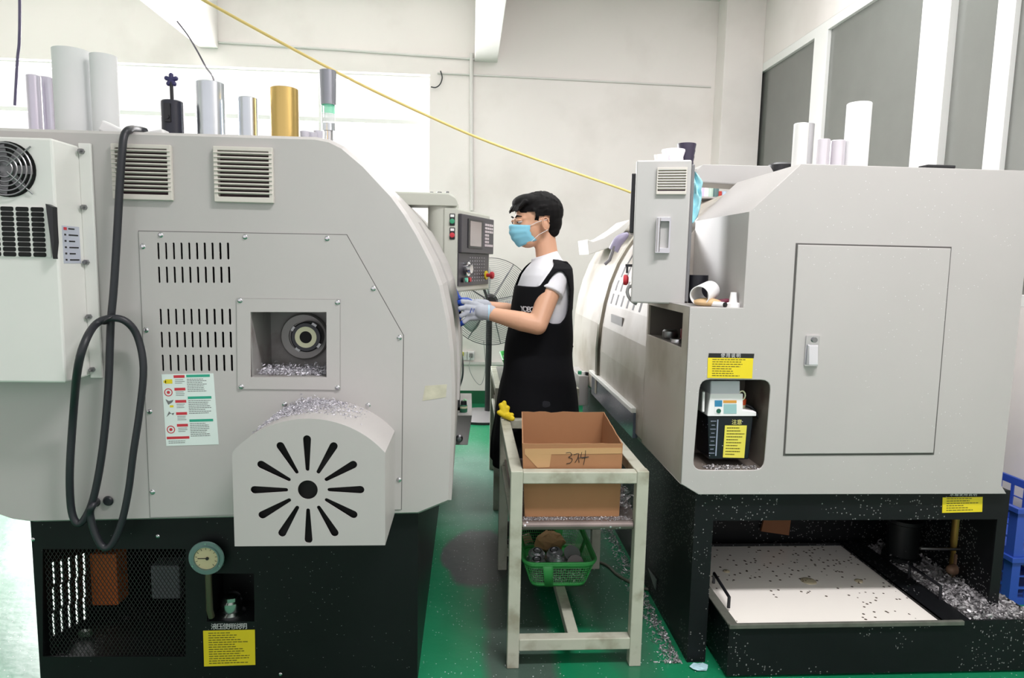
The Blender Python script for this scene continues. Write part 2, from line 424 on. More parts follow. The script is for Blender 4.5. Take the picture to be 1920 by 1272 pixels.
# windows
FRM = mat('window_frame_white', (238, 238, 236), .35, var=.01)
GLC = mat('clear_window_glass', (250, 250, 250), .02, alpha=.08)
fr = MB(); t = .05
nx = 5; xs = [WX0 + (WX1 - WX0) * i / nx for i in range(nx + 1)]
fr.plate(rect(WX0, WZ0, WX1, WZ1), [rect(xs[i] + (.05 if i == 0 else .02), WZ0 + .05, xs[i + 1] - (.05 if i == nx - 1 else .02), 2.72) for i in range(nx)] + [rect(xs[i] + (.05 if i == 0 else .02), 2.76, xs[i + 1] - (.05 if i == nx - 1 else .02), WZ1 - .05) for i in range(nx)], 'y', WY + .08, WY + .13)
wn = struct('window_1', fr, FRM)
for i in range(nx): obj('glass_pane', MB().box2((xs[i] + .01, WY + .1, WZ0 + .02), (xs[i + 1] - .01, WY + .106, WZ1 - .02)), GLC, wn)
# right wall window with grey panes
GLG = mat('grey_window_glass', (118, 120, 116), .12, var=.05, spec=.6)
my = [PX(a, 200, WXR).y for a in (1403, 1530, 1722, 1868)] + [RY0]
fr = MB(); holes = []
ybars = [(PX(1405, 200, WXR).y, RY1), (PX(1542, 200, WXR).y, PX(1518, 200, WXR).y), (PX(1750, 100, WXR).y, PX(1722, 100, WXR).y), (PX(1895, 100, WXR).y, PX(1862, 100, WXR).y), (1.9, 1.97), (RY0, RY0 + .05)]
for (a, b), (c, d) in zip(ybars[:-1], ybars[1:]): holes.append(rect(d, RZ0 + .06, a, RZ1 - .075))
fr.plate(rect(RY0, RZ0, RY1, RZ1), holes, 'x', WXR + .0, WXR + .09)
fr.box2((WXR - .018, PX(1780, 100, WXR).y, RZ0), (WXR + .05, PX(1752, 100, WXR).y, RZ1))
wn = struct('window_2', fr, FRM, bevel=.003)
for (a, b), (c, d) in zip(ybars[:-1], ybars[1:]):
    obj('glass_pane', MB().box2((WXR + .03, d - .01, RZ0 + .02), (WXR + .036, a + .01, RZ1 - .02)), GLG, wn)
# right-wall corner pipe pair
q = PX(1384, 250, WXR)
obj('wall_pipe', MB().tube([PX(1384, 203, WXR - .03), (WXR - .03, PX(1384, 203, WXR - .03).y, 1.0)], .025, 12), mat('beige_pipe', (205, 198, 190), .5), smooth=40, label='beige vertical pipe on the right wall beside the grey window', cat='pipe')
# sockets
so = thing('wall_socket', 'white double wall socket with yellow plug on the back wall under the fan', 'socket', PY(876, 675, WY))
for cx_, in ((869,), (883,)):
    c = PY(cx_, 667, WY); obj('socket_plate', MB().box((c.x, WY - .012, c.z), (.068, .024, .085)), WHITE, so, bevel=.003)
c = PY(866, 664, WY - .05); obj('plug', MB().box((c.x, WY - .045, c.z), (.035, .045, .04)), mat('yellow_plug', (205, 200, 60), .5), so, bevel=.005)
c2 = PY(883, 667, WY - .05); obj('plug', MB().box((c2.x, WY - .04, c2.z), (.035, .035, .04)), mat('grey_plug', (120, 120, 120), .5), so, bevel=.005)
obj('extension_cable', MB().tube(spline([(c.x, WY - .07, c.z), PY(868, 690, WY - .12), PY(866, 712, WY - .12), PY(857, 738, WY - .1)] + [V((PY(852, 750, WY - .2).x, WY - .2, .01))]), .009, 8), RUB, smooth=60, label='thick black cord hanging from the yellow plug to the floor', cat='cord')
obj('fan_cable', MB().tube(spline([(c2.x, WY - .06, c2.z), PY(880, 692, WY - .1), PY(892, 716, WY - .1), PY(903, 720, WY - .1), PY(910, 690, WY - .1), PY(907, 640, WY - .3)]), .003, 6), mat('grey_cord', (150, 150, 150), .5), smooth=60, label='thin grey cord looping from the right hand socket up to the fan', cat='cord')
# hook on wall, hanging wires
obj('cable_stub', MB().tube(spline([PY(a, b, WY - .03) for a, b in ((826, 133), (829, 146), (825, 158), (817, 164), (808, 163))]), .006, 6), RUB, smooth=60, label='short curled black cable end on the wall by the window corner', cat='cable')
obj('hanging_wire', MB().tube(spline([PY(36, -60, 3.2), PY(37, 20, 3.2), PY(36, 80, 3.2), PY(33, 108, 3.2), PY(30, 160, 3.2), PY(28, 198, 3.2)]), .006, 6), mat('violet_grey_wire', (96, 88, 120), .5), smooth=60, label='dark wire hanging straight down at the far left above the machine', cat='wire')
obj('hanging_wire', MB().tube(spline([PY(332, 40, 4), PY(352, 66, 4), PY(370, 96, 4), PY(385, 124, 4), PY(402, 156, 3.6), PY(406, 250, 3.0)]), .005, 6), mat('grey_wire', (110, 104, 116), .5), smooth=60, label='thin dark wire slanting down from the left ceiling beam', cat='wire')
hose = spline([PY(260, -72, 3.4), PY(330, -30, 3.5), PY(385, 2, 3.6), PY(490, 60, 3.8), PY(606, 122, 4.0), PY(700, 170, 4.2), PY(810, 221, 4.35), PY(900, 260, 4.5), PY(1000, 297, 4.6), PY(1090, 328, 4.7), PY(1180, 360, 4.8), PY(1230, 384, 4.9)])
obj('air_hose', MB().tube(hose, .0085, 8), mat('yellow_hose', (232, 208, 130), .45), smooth=60, label='long yellow air hose strung across the room above the worker', cat='hose')

# ------------------------------------------------------------------ left lathe
YL = 2.09
def FL(px, py, y=YL): p = PY(px, py, y); return (p.x, p.z)
lathe = thing('cnc_lathe', 'grey CNC lathe on the left, end panel with sunburst guard, white cooler and looped cable', 'machine', (-.8, 3.3, 0))
profL = [FL(*p) for p in ((57, 977), (20, 972), (-20, 958), (-52, 925), (-62, 880), (-74, 250), (-60, 243), (60, 247), (590, 262), (616, 267), (640, 279), (680, 313), (733, 370), (757, 403), (780, 441), (807, 494), (823, 536), (837, 602), (844, 660), (847, 730), (846, 800), (840, 938), (783, 961))]
body = MB(); profO = offset(profL, -.011); shell(body, profO, YL + .02, 4.55, .012)
for i in range(len(profL)):
    a_, b_, c_, d_ = profL[i], profL[(i + 1) % len(profL)], profO[(i + 1) % len(profL)], profO[i]
    body.hexa([(a_[0], YL, a_[1]), (b_[0], YL, b_[1]), (c_[0], YL + .02, c_[1]), (d_[0], YL + .02, d_[1])], [(a_[0], YL + .006, a_[1]), (b_[0], YL + .006, b_[1]), (c_[0], YL + .026, c_[1]), (d_[0], YL + .026, d_[1])])
def frect(x0, y0, x1, y1): return [FL(x0, y0), FL(x1, y0), FL(x1, y1), FL(x0, y1)]
cut = [frect(286, 446, 441, 540), frect(290, 572, 445, 702), frect(470, 584, 614, 708), frect(222, 283, 318, 366), frect(412, 288, 507, 370)]
body.plate(profL, cut, 'y', YL, YL + .005)
body.plate(profL, [], 'y', 4.55, 4.56)
hs = obj('housing', body, PAINT, lathe, smooth=25)
# cable entry grommets
for p in ((180, 941), (204, 939)):
    x, z = FL(*p); obj('grommet', MB().lathe([(0, 0), (.012, 0), (.016, .004), (.012, .010), (0, .010)], (x, YL, z), (0, -1, 0), 20), RUB, hs, smooth=40)
x0, z0 = FL(440, 905)
# service panel with slots
pan = [FL(*p) for p in ((261, 434), (650, 441), (756, 629), (752, 955), (283, 970))]
slots = []
for (ya, yb, xa, xb) in ((455, 487, 297.5, 428), (500, 531, 299, 430), (579, 609, 302, 431.5), (622, 652, 304, 433), (665, 696, 306, 435)):
    for i in range(10):
        x = xa + (xb - xa) * i / 9; a = FL(x - 2.2, ya); b = FL(x + 2.9, yb)
        slots.append(rrect(a[0], b[1], b[0], a[1], .003, 2))
obj('panel_seam', MB().plate(offset(pan, -.0022), [offset(pan, .004)], 'y', YL - .0006, YL + .0004), mat('seam_grey', (96, 94, 92), .7), lathe)
pn = obj('service_panel', MB().plate(pan, slots + [frect(471, 585, 613, 707)], 'y', YL - .0035, YL), PAINT, lathe)
def screw(px, py, par, y, r=.0055):
    p = PY(px, py, y); obj('screw', MB().lathe([(r * 1.5, 0), (r * 1.5, .001), (r, .002), (r * .8, .0045), (0, .0055)], (p.x, y, p.z), (0, -1, 0), 12), CHROME, par, smooth=50)
for p in ((301.5, 440.5), (459.5, 444), (613.5, 447), (268, 462), (700, 541), (749, 633), (274, 619), (280.5, 772), (286, 923), (690, 760), (748, 900), (534, 758)): screw(*p, pn, YL - .0035)
# spindle window frame
fq = [FL(445, 560), FL(638, 562), FL(638, 731), FL(447, 729)]
obj('frame_seam', MB().plate(offset(fq, -.0012), [offset(fq, .004)], 'y', YL - .0042, YL - .0036), mat('seam_light', (140, 138, 136), .7), lathe)
sf = obj('spindle_window_frame', MB().plate([FL(445, 560), FL(638, 562), FL(638, 731), FL(447, 729)], [frect(471, 585, 613, 707)], 'y', YL - .007, YL - .0035), PAINT, lathe)
for p in ((450, 563.5), (633, 567), (452.6, 725), (633, 727)): screw(*p, sf, YL - .007)
a = FL(471, 585); b = FL(613, 707); D = .20
niche = MB()
niche.box2((a[0] - .004, YL + .004, b[1] - .004), (a[0], YL + D, a[1] + .004)); niche.box2((b[0], YL + .004, b[1] - .004), (b[0] + .004, YL + D, a[1] + .004))
niche.box2((a[0], YL + .004, a[1]), (b[0], YL + D, a[1] + .004)); niche.box2((a[0], YL + .004, b[1] - .004), (b[0], YL + D, b[1]))
niche.box2((a[0], YL + D, b[1]), (b[0], YL + D + .004, a[1]))
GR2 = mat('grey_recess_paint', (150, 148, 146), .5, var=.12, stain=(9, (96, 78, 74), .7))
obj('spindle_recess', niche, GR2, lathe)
sc = PY(577, 631, YL + D - .05)
sp = obj('spindle', MB().lathe([(.078, .05), (.078, .028), (.074, .022), (.050, .022), (.050, .03), (0, .03)], (sc.x - .018, YL + D - .05, sc.z - .004), (0, 1, 0), 40), mat('spindle_grey', (150, 148, 146), .4, .3), lathe, smooth=30)
obj('lock_collar', MB().lathe([(.050, .03), (.050, -.022), (.046, -.026), (.022, -.026), (.022, .03)], (sc.x, YL + D - .05, sc.z), (0, 1, 0), 40), mat('dark_steel', (60, 60, 64), .4, .6), sp, smooth=30)
obj('spindle_ring', MB().lathe([(.020, -.028), (.035, -.028), (.035, -.02), (.020, -.02)], (sc.x, YL + D - .05, sc.z), (0, 1, 0), 36, closed=True), CREAM, sp, smooth=30)
obj('spindle_bore', MB().lathe([(0, -.0262), (.0205, -.0262), (.0205, -.02), (0, -.02)], (sc.x, YL + D - .05, sc.z), (0, 1, 0), 30), DARK, sp)
for i in range(4):
    t = PI / 4 + i * PI / 2 + .2; obj('lock_block', MB().box((sc.x + .049 * math.cos(t), YL + D - .066, sc.z + .049 * math.sin(t)), (.016, .02, .009), Matrix.Rotation(-t + PI / 2, 4, 'Y')), STEEL, sp)
obj('metal_swarf', chips(MB(), 1300, lambda: (random.uniform(a[0] + .008, b[0] - .008), random.uniform(YL + .012, YL + D - .06), b[1] + abs(random.gauss(0, .009)) + .002), .004), CHIPF, label='pile of silver swarf on the floor of the spindle recess', cat='swarf', kind='stuff')
# vent grilles
def grille(x0, y0, x1, y1):
    a = FL(x0, y0); b = FL(x1, y1); w_ = b[0] - a[0]; h = a[1] - b[1]
    g = MB().plate(rect(a[0], b[1], b[0], a[1]), [rect(a[0] + .012, b[1] + .016, b[0] - .012, a[1] - .012)], 'y', YL - .014, YL)
    o = obj('vent_grille', g, mat('ivory_plastic', (205, 200, 192), .5, var=.02), lathe, bevel=.002)
    n = 10; s = MB()
    for i in range(n):
        z = b[1] + .018 + (h - .034) * (i + .5) / n
        s.box((a[0] + w_ / 2, YL - .012, z + .003), (w_ - .004, .010, .0036), Matrix.Rotation(-.3, 4, 'X'))
    obj('louver_slats', s, MATS['ivory_plastic'], o)
    obj('filter', MB().box((a[0] + w_ / 2, YL + .01, (a[1] + b[1]) / 2), (w_ - .02, .006, h - .02)), mat('brown_dusty_filter', (62, 48, 50), .9), o)
grille(211, 270, 327, 377); grille(402, 275, 515, 382)
# belt guard with sunburst
YG = 1.842
def FG(px, py): p = PY(px, py, YG); return (p.x, p.z)
gl = FG(435, 849); gt = FG(577, 785.5); gr = FG(722, 849); gb = FG(436, 1027); gbr = FG(723, 1021)
xm = (gl[0] + gr[0]) / 2; hw = (gr[0] - gl[0]) / 2; rise = gt[1] - gl[1]; Rr = (hw * hw + rise * rise) / (2 * rise); ang = math.asin(hw / Rr)
arc = [(xm + Rr * math.sin(-ang + 2 * ang * i / 32), gt[1] - Rr + Rr * math.cos(-ang + 2 * ang * i / 32)) for i in range(33)]
zb = (gb[1] + gbr[1]) / 2
gprof = arc + [(gr[0], zb), (gl[0], zb)]
gc = FG(577, 919)
gh = [circ(gc[0], gc[1], .0275, 30)]
for k in range(12):
    t = PI / 2 + k * PI / 6; r0, r1, w0, w1 = .0595, .157, .0053, .0111
    d = V((math.cos(t), math.sin(t))); n_ = V((-d.y, d.x)); g = []
    for i in range(7):
        u = PI / 2 + PI * i / 6; g.append(V(gc) + d * (r0 + w0 * math.cos(u)) + n_ * w0 * math.sin(u))
    for i in range(7):
        u = -PI / 2 + PI * i / 6; g.append(V(gc) + d * (r1 - w1 + w1 * math.cos(u)) + n_ * w1 * math.sin(u))
    gh.append([tuple(q) for q in g])
gm = MB(); gm.plate(gprof, gh, 'y', YG, YG + .003); shell(gm, gprof, YG + .003, YL, .003)
bg_ = obj('belt_guard', gm, PAINT, lathe, smooth=25)
obj('belt_pulley', MB().lathe([(0, 0), (.15, 0), (.15, .05), (0, .05)], (gc[0], YG + .06, gc[1]), (0, 1, 0), 36), DARK, bg_, smooth=30)
obj('shade_backing', MB().plate(offset(gprof, .004), [], 'y', YG + .018, YG + .02), DARK, bg_)  # black sheet close behind the slots, painting the shade inside the guard
def onarc():
    u = random.betavariate(2, 3.2) * 1.55 - .85; t = u * ang
    k = random.random(); return (xm + (Rr + abs(random.gauss(0, .003 + .008 * max(0, .5 - abs(u + .25))))) * math.sin(t), YG + .05 + (YL - YG - .06) * k ** .6, gt[1] - Rr + (Rr + abs(random.gauss(.001, .002 + .02 * max(0, .45 - abs(u + .3)) * k))) * math.cos(t))
obj('metal_swarf', chips(MB(), 3200, onarc, .0030), CHIPF, label='silver swarf heaped on the curved top of the sunburst guard', cat='swarf', kind='stuff')
stk = [FL(304, 702), FL(401, 700), FL(411, 833), FL(313, 836)]
yS = YL - .0045
st = obj('safety_notice', MB().plate(stk, [], 'y', yS, YL - .0035), PAPER, lathe, label='white safety notice with red and green headings')
def sq(mb, u0, v0, u1, v1, y, q=stk):
    def B(u, v):
        t = V(q[0]).lerp(V(q[1]), u); b_ = V(q[3]).lerp(V(q[2]), u); return tuple(t.lerp(b_, v))
    return mb.plate([B(u0, v0), B(u1, v0), B(u1, v1), B(u0, v1)], [], 'y', y - .0004, y)
def lines(mb, u0, v0, u1, v1, n, y, q=stk, h=.42, seed=1, jit=.35):
    rr = random.Random(seed)
    for i in range(n):
        v = v0 + (v1 - v0) * i / n; hh = (v1 - v0) / n * h; u = u0; end = u1 - rr.random() * jit * (u1 - u0)
        while u < end:
            d = (u1 - u0) * rr.uniform(.05, .12); sq(mb, u, v, min(u + d, end), v + hh, y, q); u += d + (u1 - u0) * .018
    return mb
g = MB()
for v in (.012, .315, .635): sq(g, .475, v, .93, v + .035, yS)
obj('heading_print', g, GRN, st)
g = MB()
for v in (.015, .19, .36, .53, .695): sq(g, .23, v, .44, v + .038, yS)
sq(g, .02, .87, .45, .905, yS)
def B2(u, v, q=stk):
    t = V(q[0]).lerp(V(q[1]), u); b_ = V(q[3]).lerp(V(q[2]), u); return t.lerp(b_, v)
for v in (.25, .77):
    c_ = B2(.11, v); g.plate(circ(c_.x, c_.y, .0125), [circ(c_.x, c_.y, .0098)], 'y', yS - .0004, yS); g.plate(circ(c_.x, c_.y, .005, 12), [], 'y', yS - .0004, yS)
obj('warning_print', g, RED, st)
g = MB()
for k, v in enumerate((.07, .37, .69)): lines(g, .48, v, .93, v + (.2 if k else .19), 8, yS, seed=k, h=.36)
for k, v in enumerate((.075, .245, .415, .585, .75)): lines(g, .25, v, .44, v + .07, 3, yS, seed=k + 9, h=.3)
lines(g, .05, .93, .45, .98, 2, yS, seed=33, h=.35)
for v, s_ in ((.38, 1), (.56, -1)):
    c_ = B2(.12, v); g.plate([(c_.x - .012, c_.y + .008 * s_), (c_.x - .002, c_.y + .002), (c_.x + .012, c_.y + .006), (c_.x + .008, c_.y - .002), (c_.x - .004, c_.y - .010 * s_)][::1], [], 'y', yS - .0004, yS)
obj('small_print', g, INKY, st)
g = MB(); sq(g, .06, .07, .2, .13, yS); sq(g, .03, .085, .08, .12, yS); sq(g, .12, .43, .19, .46, yS)
obj('pictogram_print', g, YEL, st)
# old tape patch
tp = [FL(797, 724), FL(838, 721), FL(836, 745), FL(792, 752)]
obj('tape_patch', MB().plate(tp, [], 'y', YL - .0008, YL), mat('old_tape', (190, 186, 166), .4, var=.2, scale=40), lathe, label='yellowed patch of old tape')
# ---- cooler unit on the end panel
YC = 1.955
xr = PY(106, 416, YC).x; xf_ = PY(163, 400, YL).x; xr2 = PY(172, 500, YL - .01).x
zt = PY(60, 258, YC).z; zbm = PY(60, 718, YC).z; xl = xr - .36
cu = MB()
cu.box2((xl, YC, zbm), (xr, YL - .002, zt))
cm = obj('cooler_unit', cu, PAINTW, lathe, bevel=.006, label='white cabinet cooler unit')
fl_ = MB().box2((xr, YL - .012, PY(170, 708, YL).z), (xr2 + .014, YL - .002, PY(165, 270, YL).z))
obj('mounting_flange', fl_, PAINTW, cm, bevel=.002)
for p in ((154, 284), (159, 389), (163, 492), (168, 594), (174, 693)):
    q = PY(p[0], p[1], YL - .013); obj('bolt', MB().cyl((q.x, YL - .012, q.z), (q.x, YL - .022, q.z), .008, .008, 6).cyl((q.x, YL - .022, q.z), (q.x, YL - .032, q.z), .004), STEEL, cm)
fc = PY(10, 317, YC - .01)
g = MB()
for r in (.022, .034, .046, .058, .070): g.tube([(fc.x + r * math.cos(t * PI / 18), YC - .012 + (r - .07) * .08, fc.z + r * math.sin(t * PI / 18)) for t in range(36)], .0022, 6, closed=True)
for t in (.75, 2.35, 3.9, 5.5):
    g.tube([(fc.x + .012 * math.cos(t), YC - .018, fc.z + .012 * math.sin(t)), (fc.x + .092 * math.cos(t), YC - .006, fc.z + .092 * math.sin(t))], .0022, 6)
obj('fan_guard', g, STEEL, cm, smooth=50)
obj('fan_recess', MB().lathe([(0, .001), (.073, .001), (.075, .003), (.075, 0), (0, 0)], (fc.x, YC - .0, fc.z), (0, -1, 0), 36), DARK, cm)
g = MB().lathe([(0, .006), (.02, .006), (.02, 0), (0, 0)], (fc.x, YC - .003, fc.z), (0, -1, 0), 20)
for k in range(7):
    t = k * 2 * PI / 7; g.box((fc.x + .042 * math.cos(t), YC - .0035, fc.z + .042 * math.sin(t)), (.05, .002, .022), Matrix.Rotation(-t, 4, 'Y') @ Matrix.Rotation(.03, 4, 'X'))
obj('fan_blades', g, mat('fan_grey', (120, 118, 122), .4), cm)
hx1, hz1 = PY(92, 390, YC).x, PY(50, 388, YC).z; hz0 = PY(50, 482, YC).z
obj('heat_sink', MB().box2((hx1 - .3, YC - .004, hz0), (hx1, YC, hz1)), PAINTW, cm)
g = MB()
for i in range(9):
    for j in range(10):
        cxh = hx1 - .014 - i * .040 ; cz = hz1 - (hz1 - hz0) * (j + .5) / 10
        g.plate(rrect(cxh - .032, cz - .0062, cxh + .002, cz + .0062, .004, 2), [], 'y', YC - .0055, YC - .004)
obj('heat_sink_slots', g, DARK, cm)
c0 = PY(91, 383, YC - .012); c1 = PY(109, 486, YC - .012)
g = MB(); g.plate([(c0.x, c0.z), (c0.x + .018, c0.z - .008), (c1.x, (c0.z + c1.z) / 2 + .02), (c1.x, (c0.z + c1.z) / 2 - .03), (c1.x - .006, c1.z + .004), (c0.x + .012, c1.z)], [], 'y', YC - .026, YC - .004)
obj('sink_end_cap', g, PLB, cm, bevel=.003)
# cooler notice on the side wall of the box (faces the aisle)
la, lb = PX(116, 423, xr + .0006), PX(152, 494, xr + .0006)
g = MB().box2((xr, la.y, lb.z), (xr + .0008, min(lb.y, YL - .015), la.z))
cn = obj('cooler_notice', g, mat('silver_label', (188, 192, 206), .4), cm)
g = MB(); wy_ = min(lb.y, YL - .015) - la.y
for i in range(6):
    z = la.z - (la.z - lb.z) * (i + .55) / 6; g.box2((xr + .0008, la.y + wy_ * .35, z), (xr + .0014, la.y + wy_ * (.7 + .2 * (i % 2)), z + .004)); g.box2((xr + .0008, la.y + wy_ * .1, z), (xr + .0014, la.y + wy_ * .2, z + .005))
obj('notice_print', g, INK, cn)
g = MB(); z = la.z - .012; g.box2((xr + .0008, la.y + wy_ * .08, z), (xr + .0016, la.y + wy_ * .25, z + .008)); obj('warning_mark', g, RED, cn)
# ---- black base
YB = 2.12
bx0, bx1 = PY(57, 980, YB).x, PY(784, 980, YB).x; bz = PY(400, 968, YL).z + .004
def FB(px, py): p = PY(px, py, YB); return (p.x, p.z)
def brect(x0, y0, x1, y1): return [FB(x0, y0), FB(x1, y0), FB(x1, y1), FB(x0, y1)]
win = brect(80, 1030, 348, 1232); rec = brect(388, 1076, 477, 1166)
bs = MB(); bs.plate(rect(bx0, .0, bx1, bz), [win, rec], 'y', YB, YB + .005)
lv = []
for xc_ in (99, 114, 128.5, 142.5, 156.5):
    for k in range(3):
        top = 1056 + 48 * k - (xc_ - 99) * .28 - (0 if k == 0 else (xc_ - 99) * .12 * k); bot = top + 37
        p = PX(xc_ - 4.4, top, bx0); q = PX(xc_ + 3.8, bot, bx0)
        if q.y - p.y < .003: continue
        lv.append(rect(p.y, q.z, q.y, p.z))
bs.plate(rect(YB + .005, 0, 4.5, bz), lv, 'x', bx0, bx0 + .005)
bs.box2((bx1 - .005, YB + .005, 0), (bx1, 4.5, bz)); bs.box2((bx0, 4.5, 0), (bx1, 4.505, bz)); bs.box2((bx0 + .9, YB + .25, 0), (bx0 + .905, 4.5, bz))
base = obj('base', bs, BLACK, lathe)
# expanded metal screen
g = MB(); wx0, wx1, wz1, wz0 = win[0][0], win[1][0], win[0][1], win[2][1]
st_ = .0125
k = -int((wz1 - wz0) / (st_ * 1.5)) - 2
while wx0 + k * st_ < wx1 + .3:
    for sgn in (1, -1):
        xa = wx0 + k * st_; za = wz0; xb = xa + sgn * (wz1 - wz0) * .6; zb_ = wz1
        P0, P1 = V((xa, za)), V((xb, zb_)); ts = [0., 1.]
        d = P1 - P0; lo, hi = 0, 1
        for (lim, side) in ((wx0, 1), (wx1, -1)):
            tt = (lim - P0.x) / d.x
            if d.x * side > 0: lo = max(lo, tt)
            else: hi = min(hi, tt)
        if hi - lo > .02:
            A, B_ = P0 + d * lo, P0 + d * hi
            g.tube([(A.x, YB + .006, A.y), (B_.x, YB + .006, B_.y)], .0011, 4, cap=False)
    k += 1
obj('mesh_screen', g, mat('black_mesh', (20, 20, 20), .5, var=0), base)
p = PY(160, 1040, 2.42); q = PY(222, 1136, 2.42)
obj('coolant_motor', MB().box2((p.x, 2.42, q.z), (q.x, 2.5, p.z)), mat('orange_box', (212, 110, 45), .5, var=.1), base, bevel=.004, label='orange motor box behind the mesh')
p = PY(281, 1062, 2.42); q = PY(338, 1124, 2.42)
obj('terminal_box', MB().box2((p.x, 2.42, q.z), (q.x, 2.5, p.z)), mat('grey_box', (110, 116, 118), .5), base, bevel=.006, label='grey terminal box behind the mesh')
p = PY(146, 1186, 2.3); q = PY(172, 1256, 2.3)
obj('level_gauge', MB().plate(rrect(p.x, q.z, q.x, p.z, .006), [rrect(p.x + .014, q.z + .03, q.x - .014, p.z - .03, .004)], 'y', 2.3, 2.32), mat('green_gauge', (70, 96, 76), .5, speck=(200, .3, (200, 205, 200), .4)), base)
obj('floor_pan', MB().box2((bx0 + .01, YB + .02, PY(100, 1185, YB + .2).z - .015), (bx0 + .62, YB + .6, PY(100, 1185, YB + .2).z - .01)), BLACKC, base)
# pump recess with gauge
ra, rb = rec[0], rec[2]; g = MB(); t_ = .004; dd = .14
g.box2((ra[0] - t_, YB + .005, rb[1] - t_), (ra[0], YB + dd, ra[1] + t_)); g.box2((rb[0], YB + .005, rb[1] - t_), (rb[0] + t_, YB + dd, ra[1] + t_))
g.box2((ra[0], YB + .005, ra[1]), (rb[0], YB + dd, ra[1] + t_)); g.box2((ra[0], YB + .005, rb[1] - t_), (rb[0], YB + dd, rb[1])); g.box2((ra[0], YB + dd, rb[1]), (rb[0], YB + dd + t_, ra[1]))
obj('pump_recess', g, BLACK, base)
p = PY(435, 1152, YB + .06)
g = MB().lathe([(.040, 0), (.044, .004), (.044, .012), (.034, .02), (.034, .05), (.028, .056), (.028, .068), (.02, .075), (0, .078)], (p.x, YB + .06, p.z - .002), (0, 0, 1), 28)
obj('filler_cap', g, CHROME, base, smooth=40, label='chrome filler cap')
p = PY(387, 1047, YB - .03)
ga = obj('pressure_gauge', MB().lathe([(.030, .03), (.030, .004), (.054, .004), (.056, 0), (.054, -.003), (.042, -.003), (.042, -.008), (.038, -.008), (.036, .002), (0, .002)], (p.x, YB - .03, p.z), (0, 1, 0), 40), mat('grey_green_bezel', (118, 142, 140), .35, .5), base, smooth=35)
obj('gauge_dial', MB().lathe([(0, 0), (.0365, 0), (.0365, .002), (0, .002)], (p.x, YB - .032, p.z), (0, 1, 0), 32), mat('dial_cream', (196, 186, 148), .4), ga)
g = MB(); g.box((p.x - .010, YB - .0335, p.z), (.032, .001, .0022)); g.cyl((p.x + .004, YB - .033, p.z), (p.x + .004, YB - .036, p.z), .005)
for k in range(11):
    t = math.radians(-45 + 27 * k); g.box((p.x + .031 * math.cos(t), YB - .0325, p.z + .031 * math.sin(t)), (.006, .0008, .0012), Matrix.Rotation(-t, 4, 'Y'))
obj('gauge_needle', g, INK, ga)
for k in range(3):
    t = math.radians(90 + 120 * k); obj('bezel_screw', MB().cyl((p.x + .048 * math.cos(t), YB - .033, p.z + .048 * math.sin(t)), (p.x + .048 * math.cos(t), YB - .036, p.z + .048 * math.sin(t)), .0028, None, 10), CHROME, ga)
q = PY(394, 1160, YB - .012)
obj('gauge_pipe', MB().tube([(q.x, YB - .014, p.z - .04), (q.x, YB - .014, q.z + .03), (q.x, YB - .0, q.z)], .0105, 14), mat('dull_brass', (106, 100, 82), .4, .7), base, smooth=50)
# yellow instruction sticker with heading row
def sticker(q, y, par, name, m=YEL, n=11, seed=2, title=None, tq=None, label=None, ty=None, dark_head=False):
    o = obj(name, MB().plate(q, [], 'y', y - .0008, y), m, par, label=label)
    g = lines(MB(), .1, .06, .92, .97, n, y - .0008, q, h=.35, seed=seed, jit=.5)
    obj('instruction_print', g, mat('olive_ink', (98, 90, 20), .6), o)
    return o
def title(par, txt, px0, py0, px1, py1, y, m):
    a, b_ = PY(px0, py0, y), PY(px1, py1, y); n = len(txt); sz = abs(a.z - b_.z) * 1.15
    g = MB()
    for i, ch in enumerate(txt):
        x = a.x + (b_.x - a.x) * (i + .5) / n
        g.text(ch, sz, Matrix.Translation((x, y - .0003, (a.z + b_.z) / 2)) @ Matrix.Rotation(PI / 2, 4, 'X'), .0003, bold=0)
    obj('title_print', g, m, par)
s_ = sticker([FB(381, 1183), FB(478, 1181), FB(479, 1247), FB(383, 1250)], YB - .0005, base, 'instruction_sticker', n=14, label='yellow hydraulic instruction sticker')
title(s_, '液压使用说明', 396, 1171, 463, 1180.5, YB - .001, mat('white_ink', (205, 205, 205), .6, var=0))
for p in ((62, 1012), (296, 1006), (526, 1265)): screw(*p, base, YB, .004)
# ---- pendant with control panel
pl = PY(858, 465, 3.31); pr = PY(917, 465, 3.73); u = V((pr.x - pl.x, pr.y - pl.y, 0)); Wd = u.length; u.normalize(); nrm = V((u.y, -u.x, 0))
zt_ = PY(858, 399, 3.31).z; zb_ = PY(858, 537, 3.31).z
O = V((pl.x, pl.y, 0))
def CP(a, z, d=0): q = O + u * a + nrm * d; return V((q.x, q.y, z))
def slab(mb, a0, z0, a1, z1, d0, d1):
    return mb.hexa([CP(a0, z0, d0), CP(a1, z0, d0), CP(a1, z1, d0), CP(a0, z1, d0)], [CP(a0, z0, d1), CP(a1, z0, d1), CP(a1, z1, d1), CP(a0, z1, d1)])
PEND = mat('pendant_greygreen', (192, 194, 184), .45, var=.03)
cab = MB(); slab(cab, -.012, zb_ - .03, Wd + .01, zt_ + .02, -.14, 0)
cb = obj('control_cabinet', cab, PEND, lathe, bevel=.008)
PNL = mat('panel_dark_grey', (66, 64, 70), .45, var=.05)
hsp = zb_ + (zt_ - zb_) * .46
obj('control_panel', slab(MB(), 0, zb_, Wd * .96, hsp, 0, .006), PNL, cb, bevel=.002)
sm = obj('screen_module', slab(MB(), 0, hsp, Wd * 1.04, zt_ - .004, 0, .02), PNL, cb, bevel=.004)
obj('display_bezel', slab(MB(), Wd * .18, hsp + .025, Wd * .64, zt_ - .022, .02, .024), PLB, cb, bevel=.002)
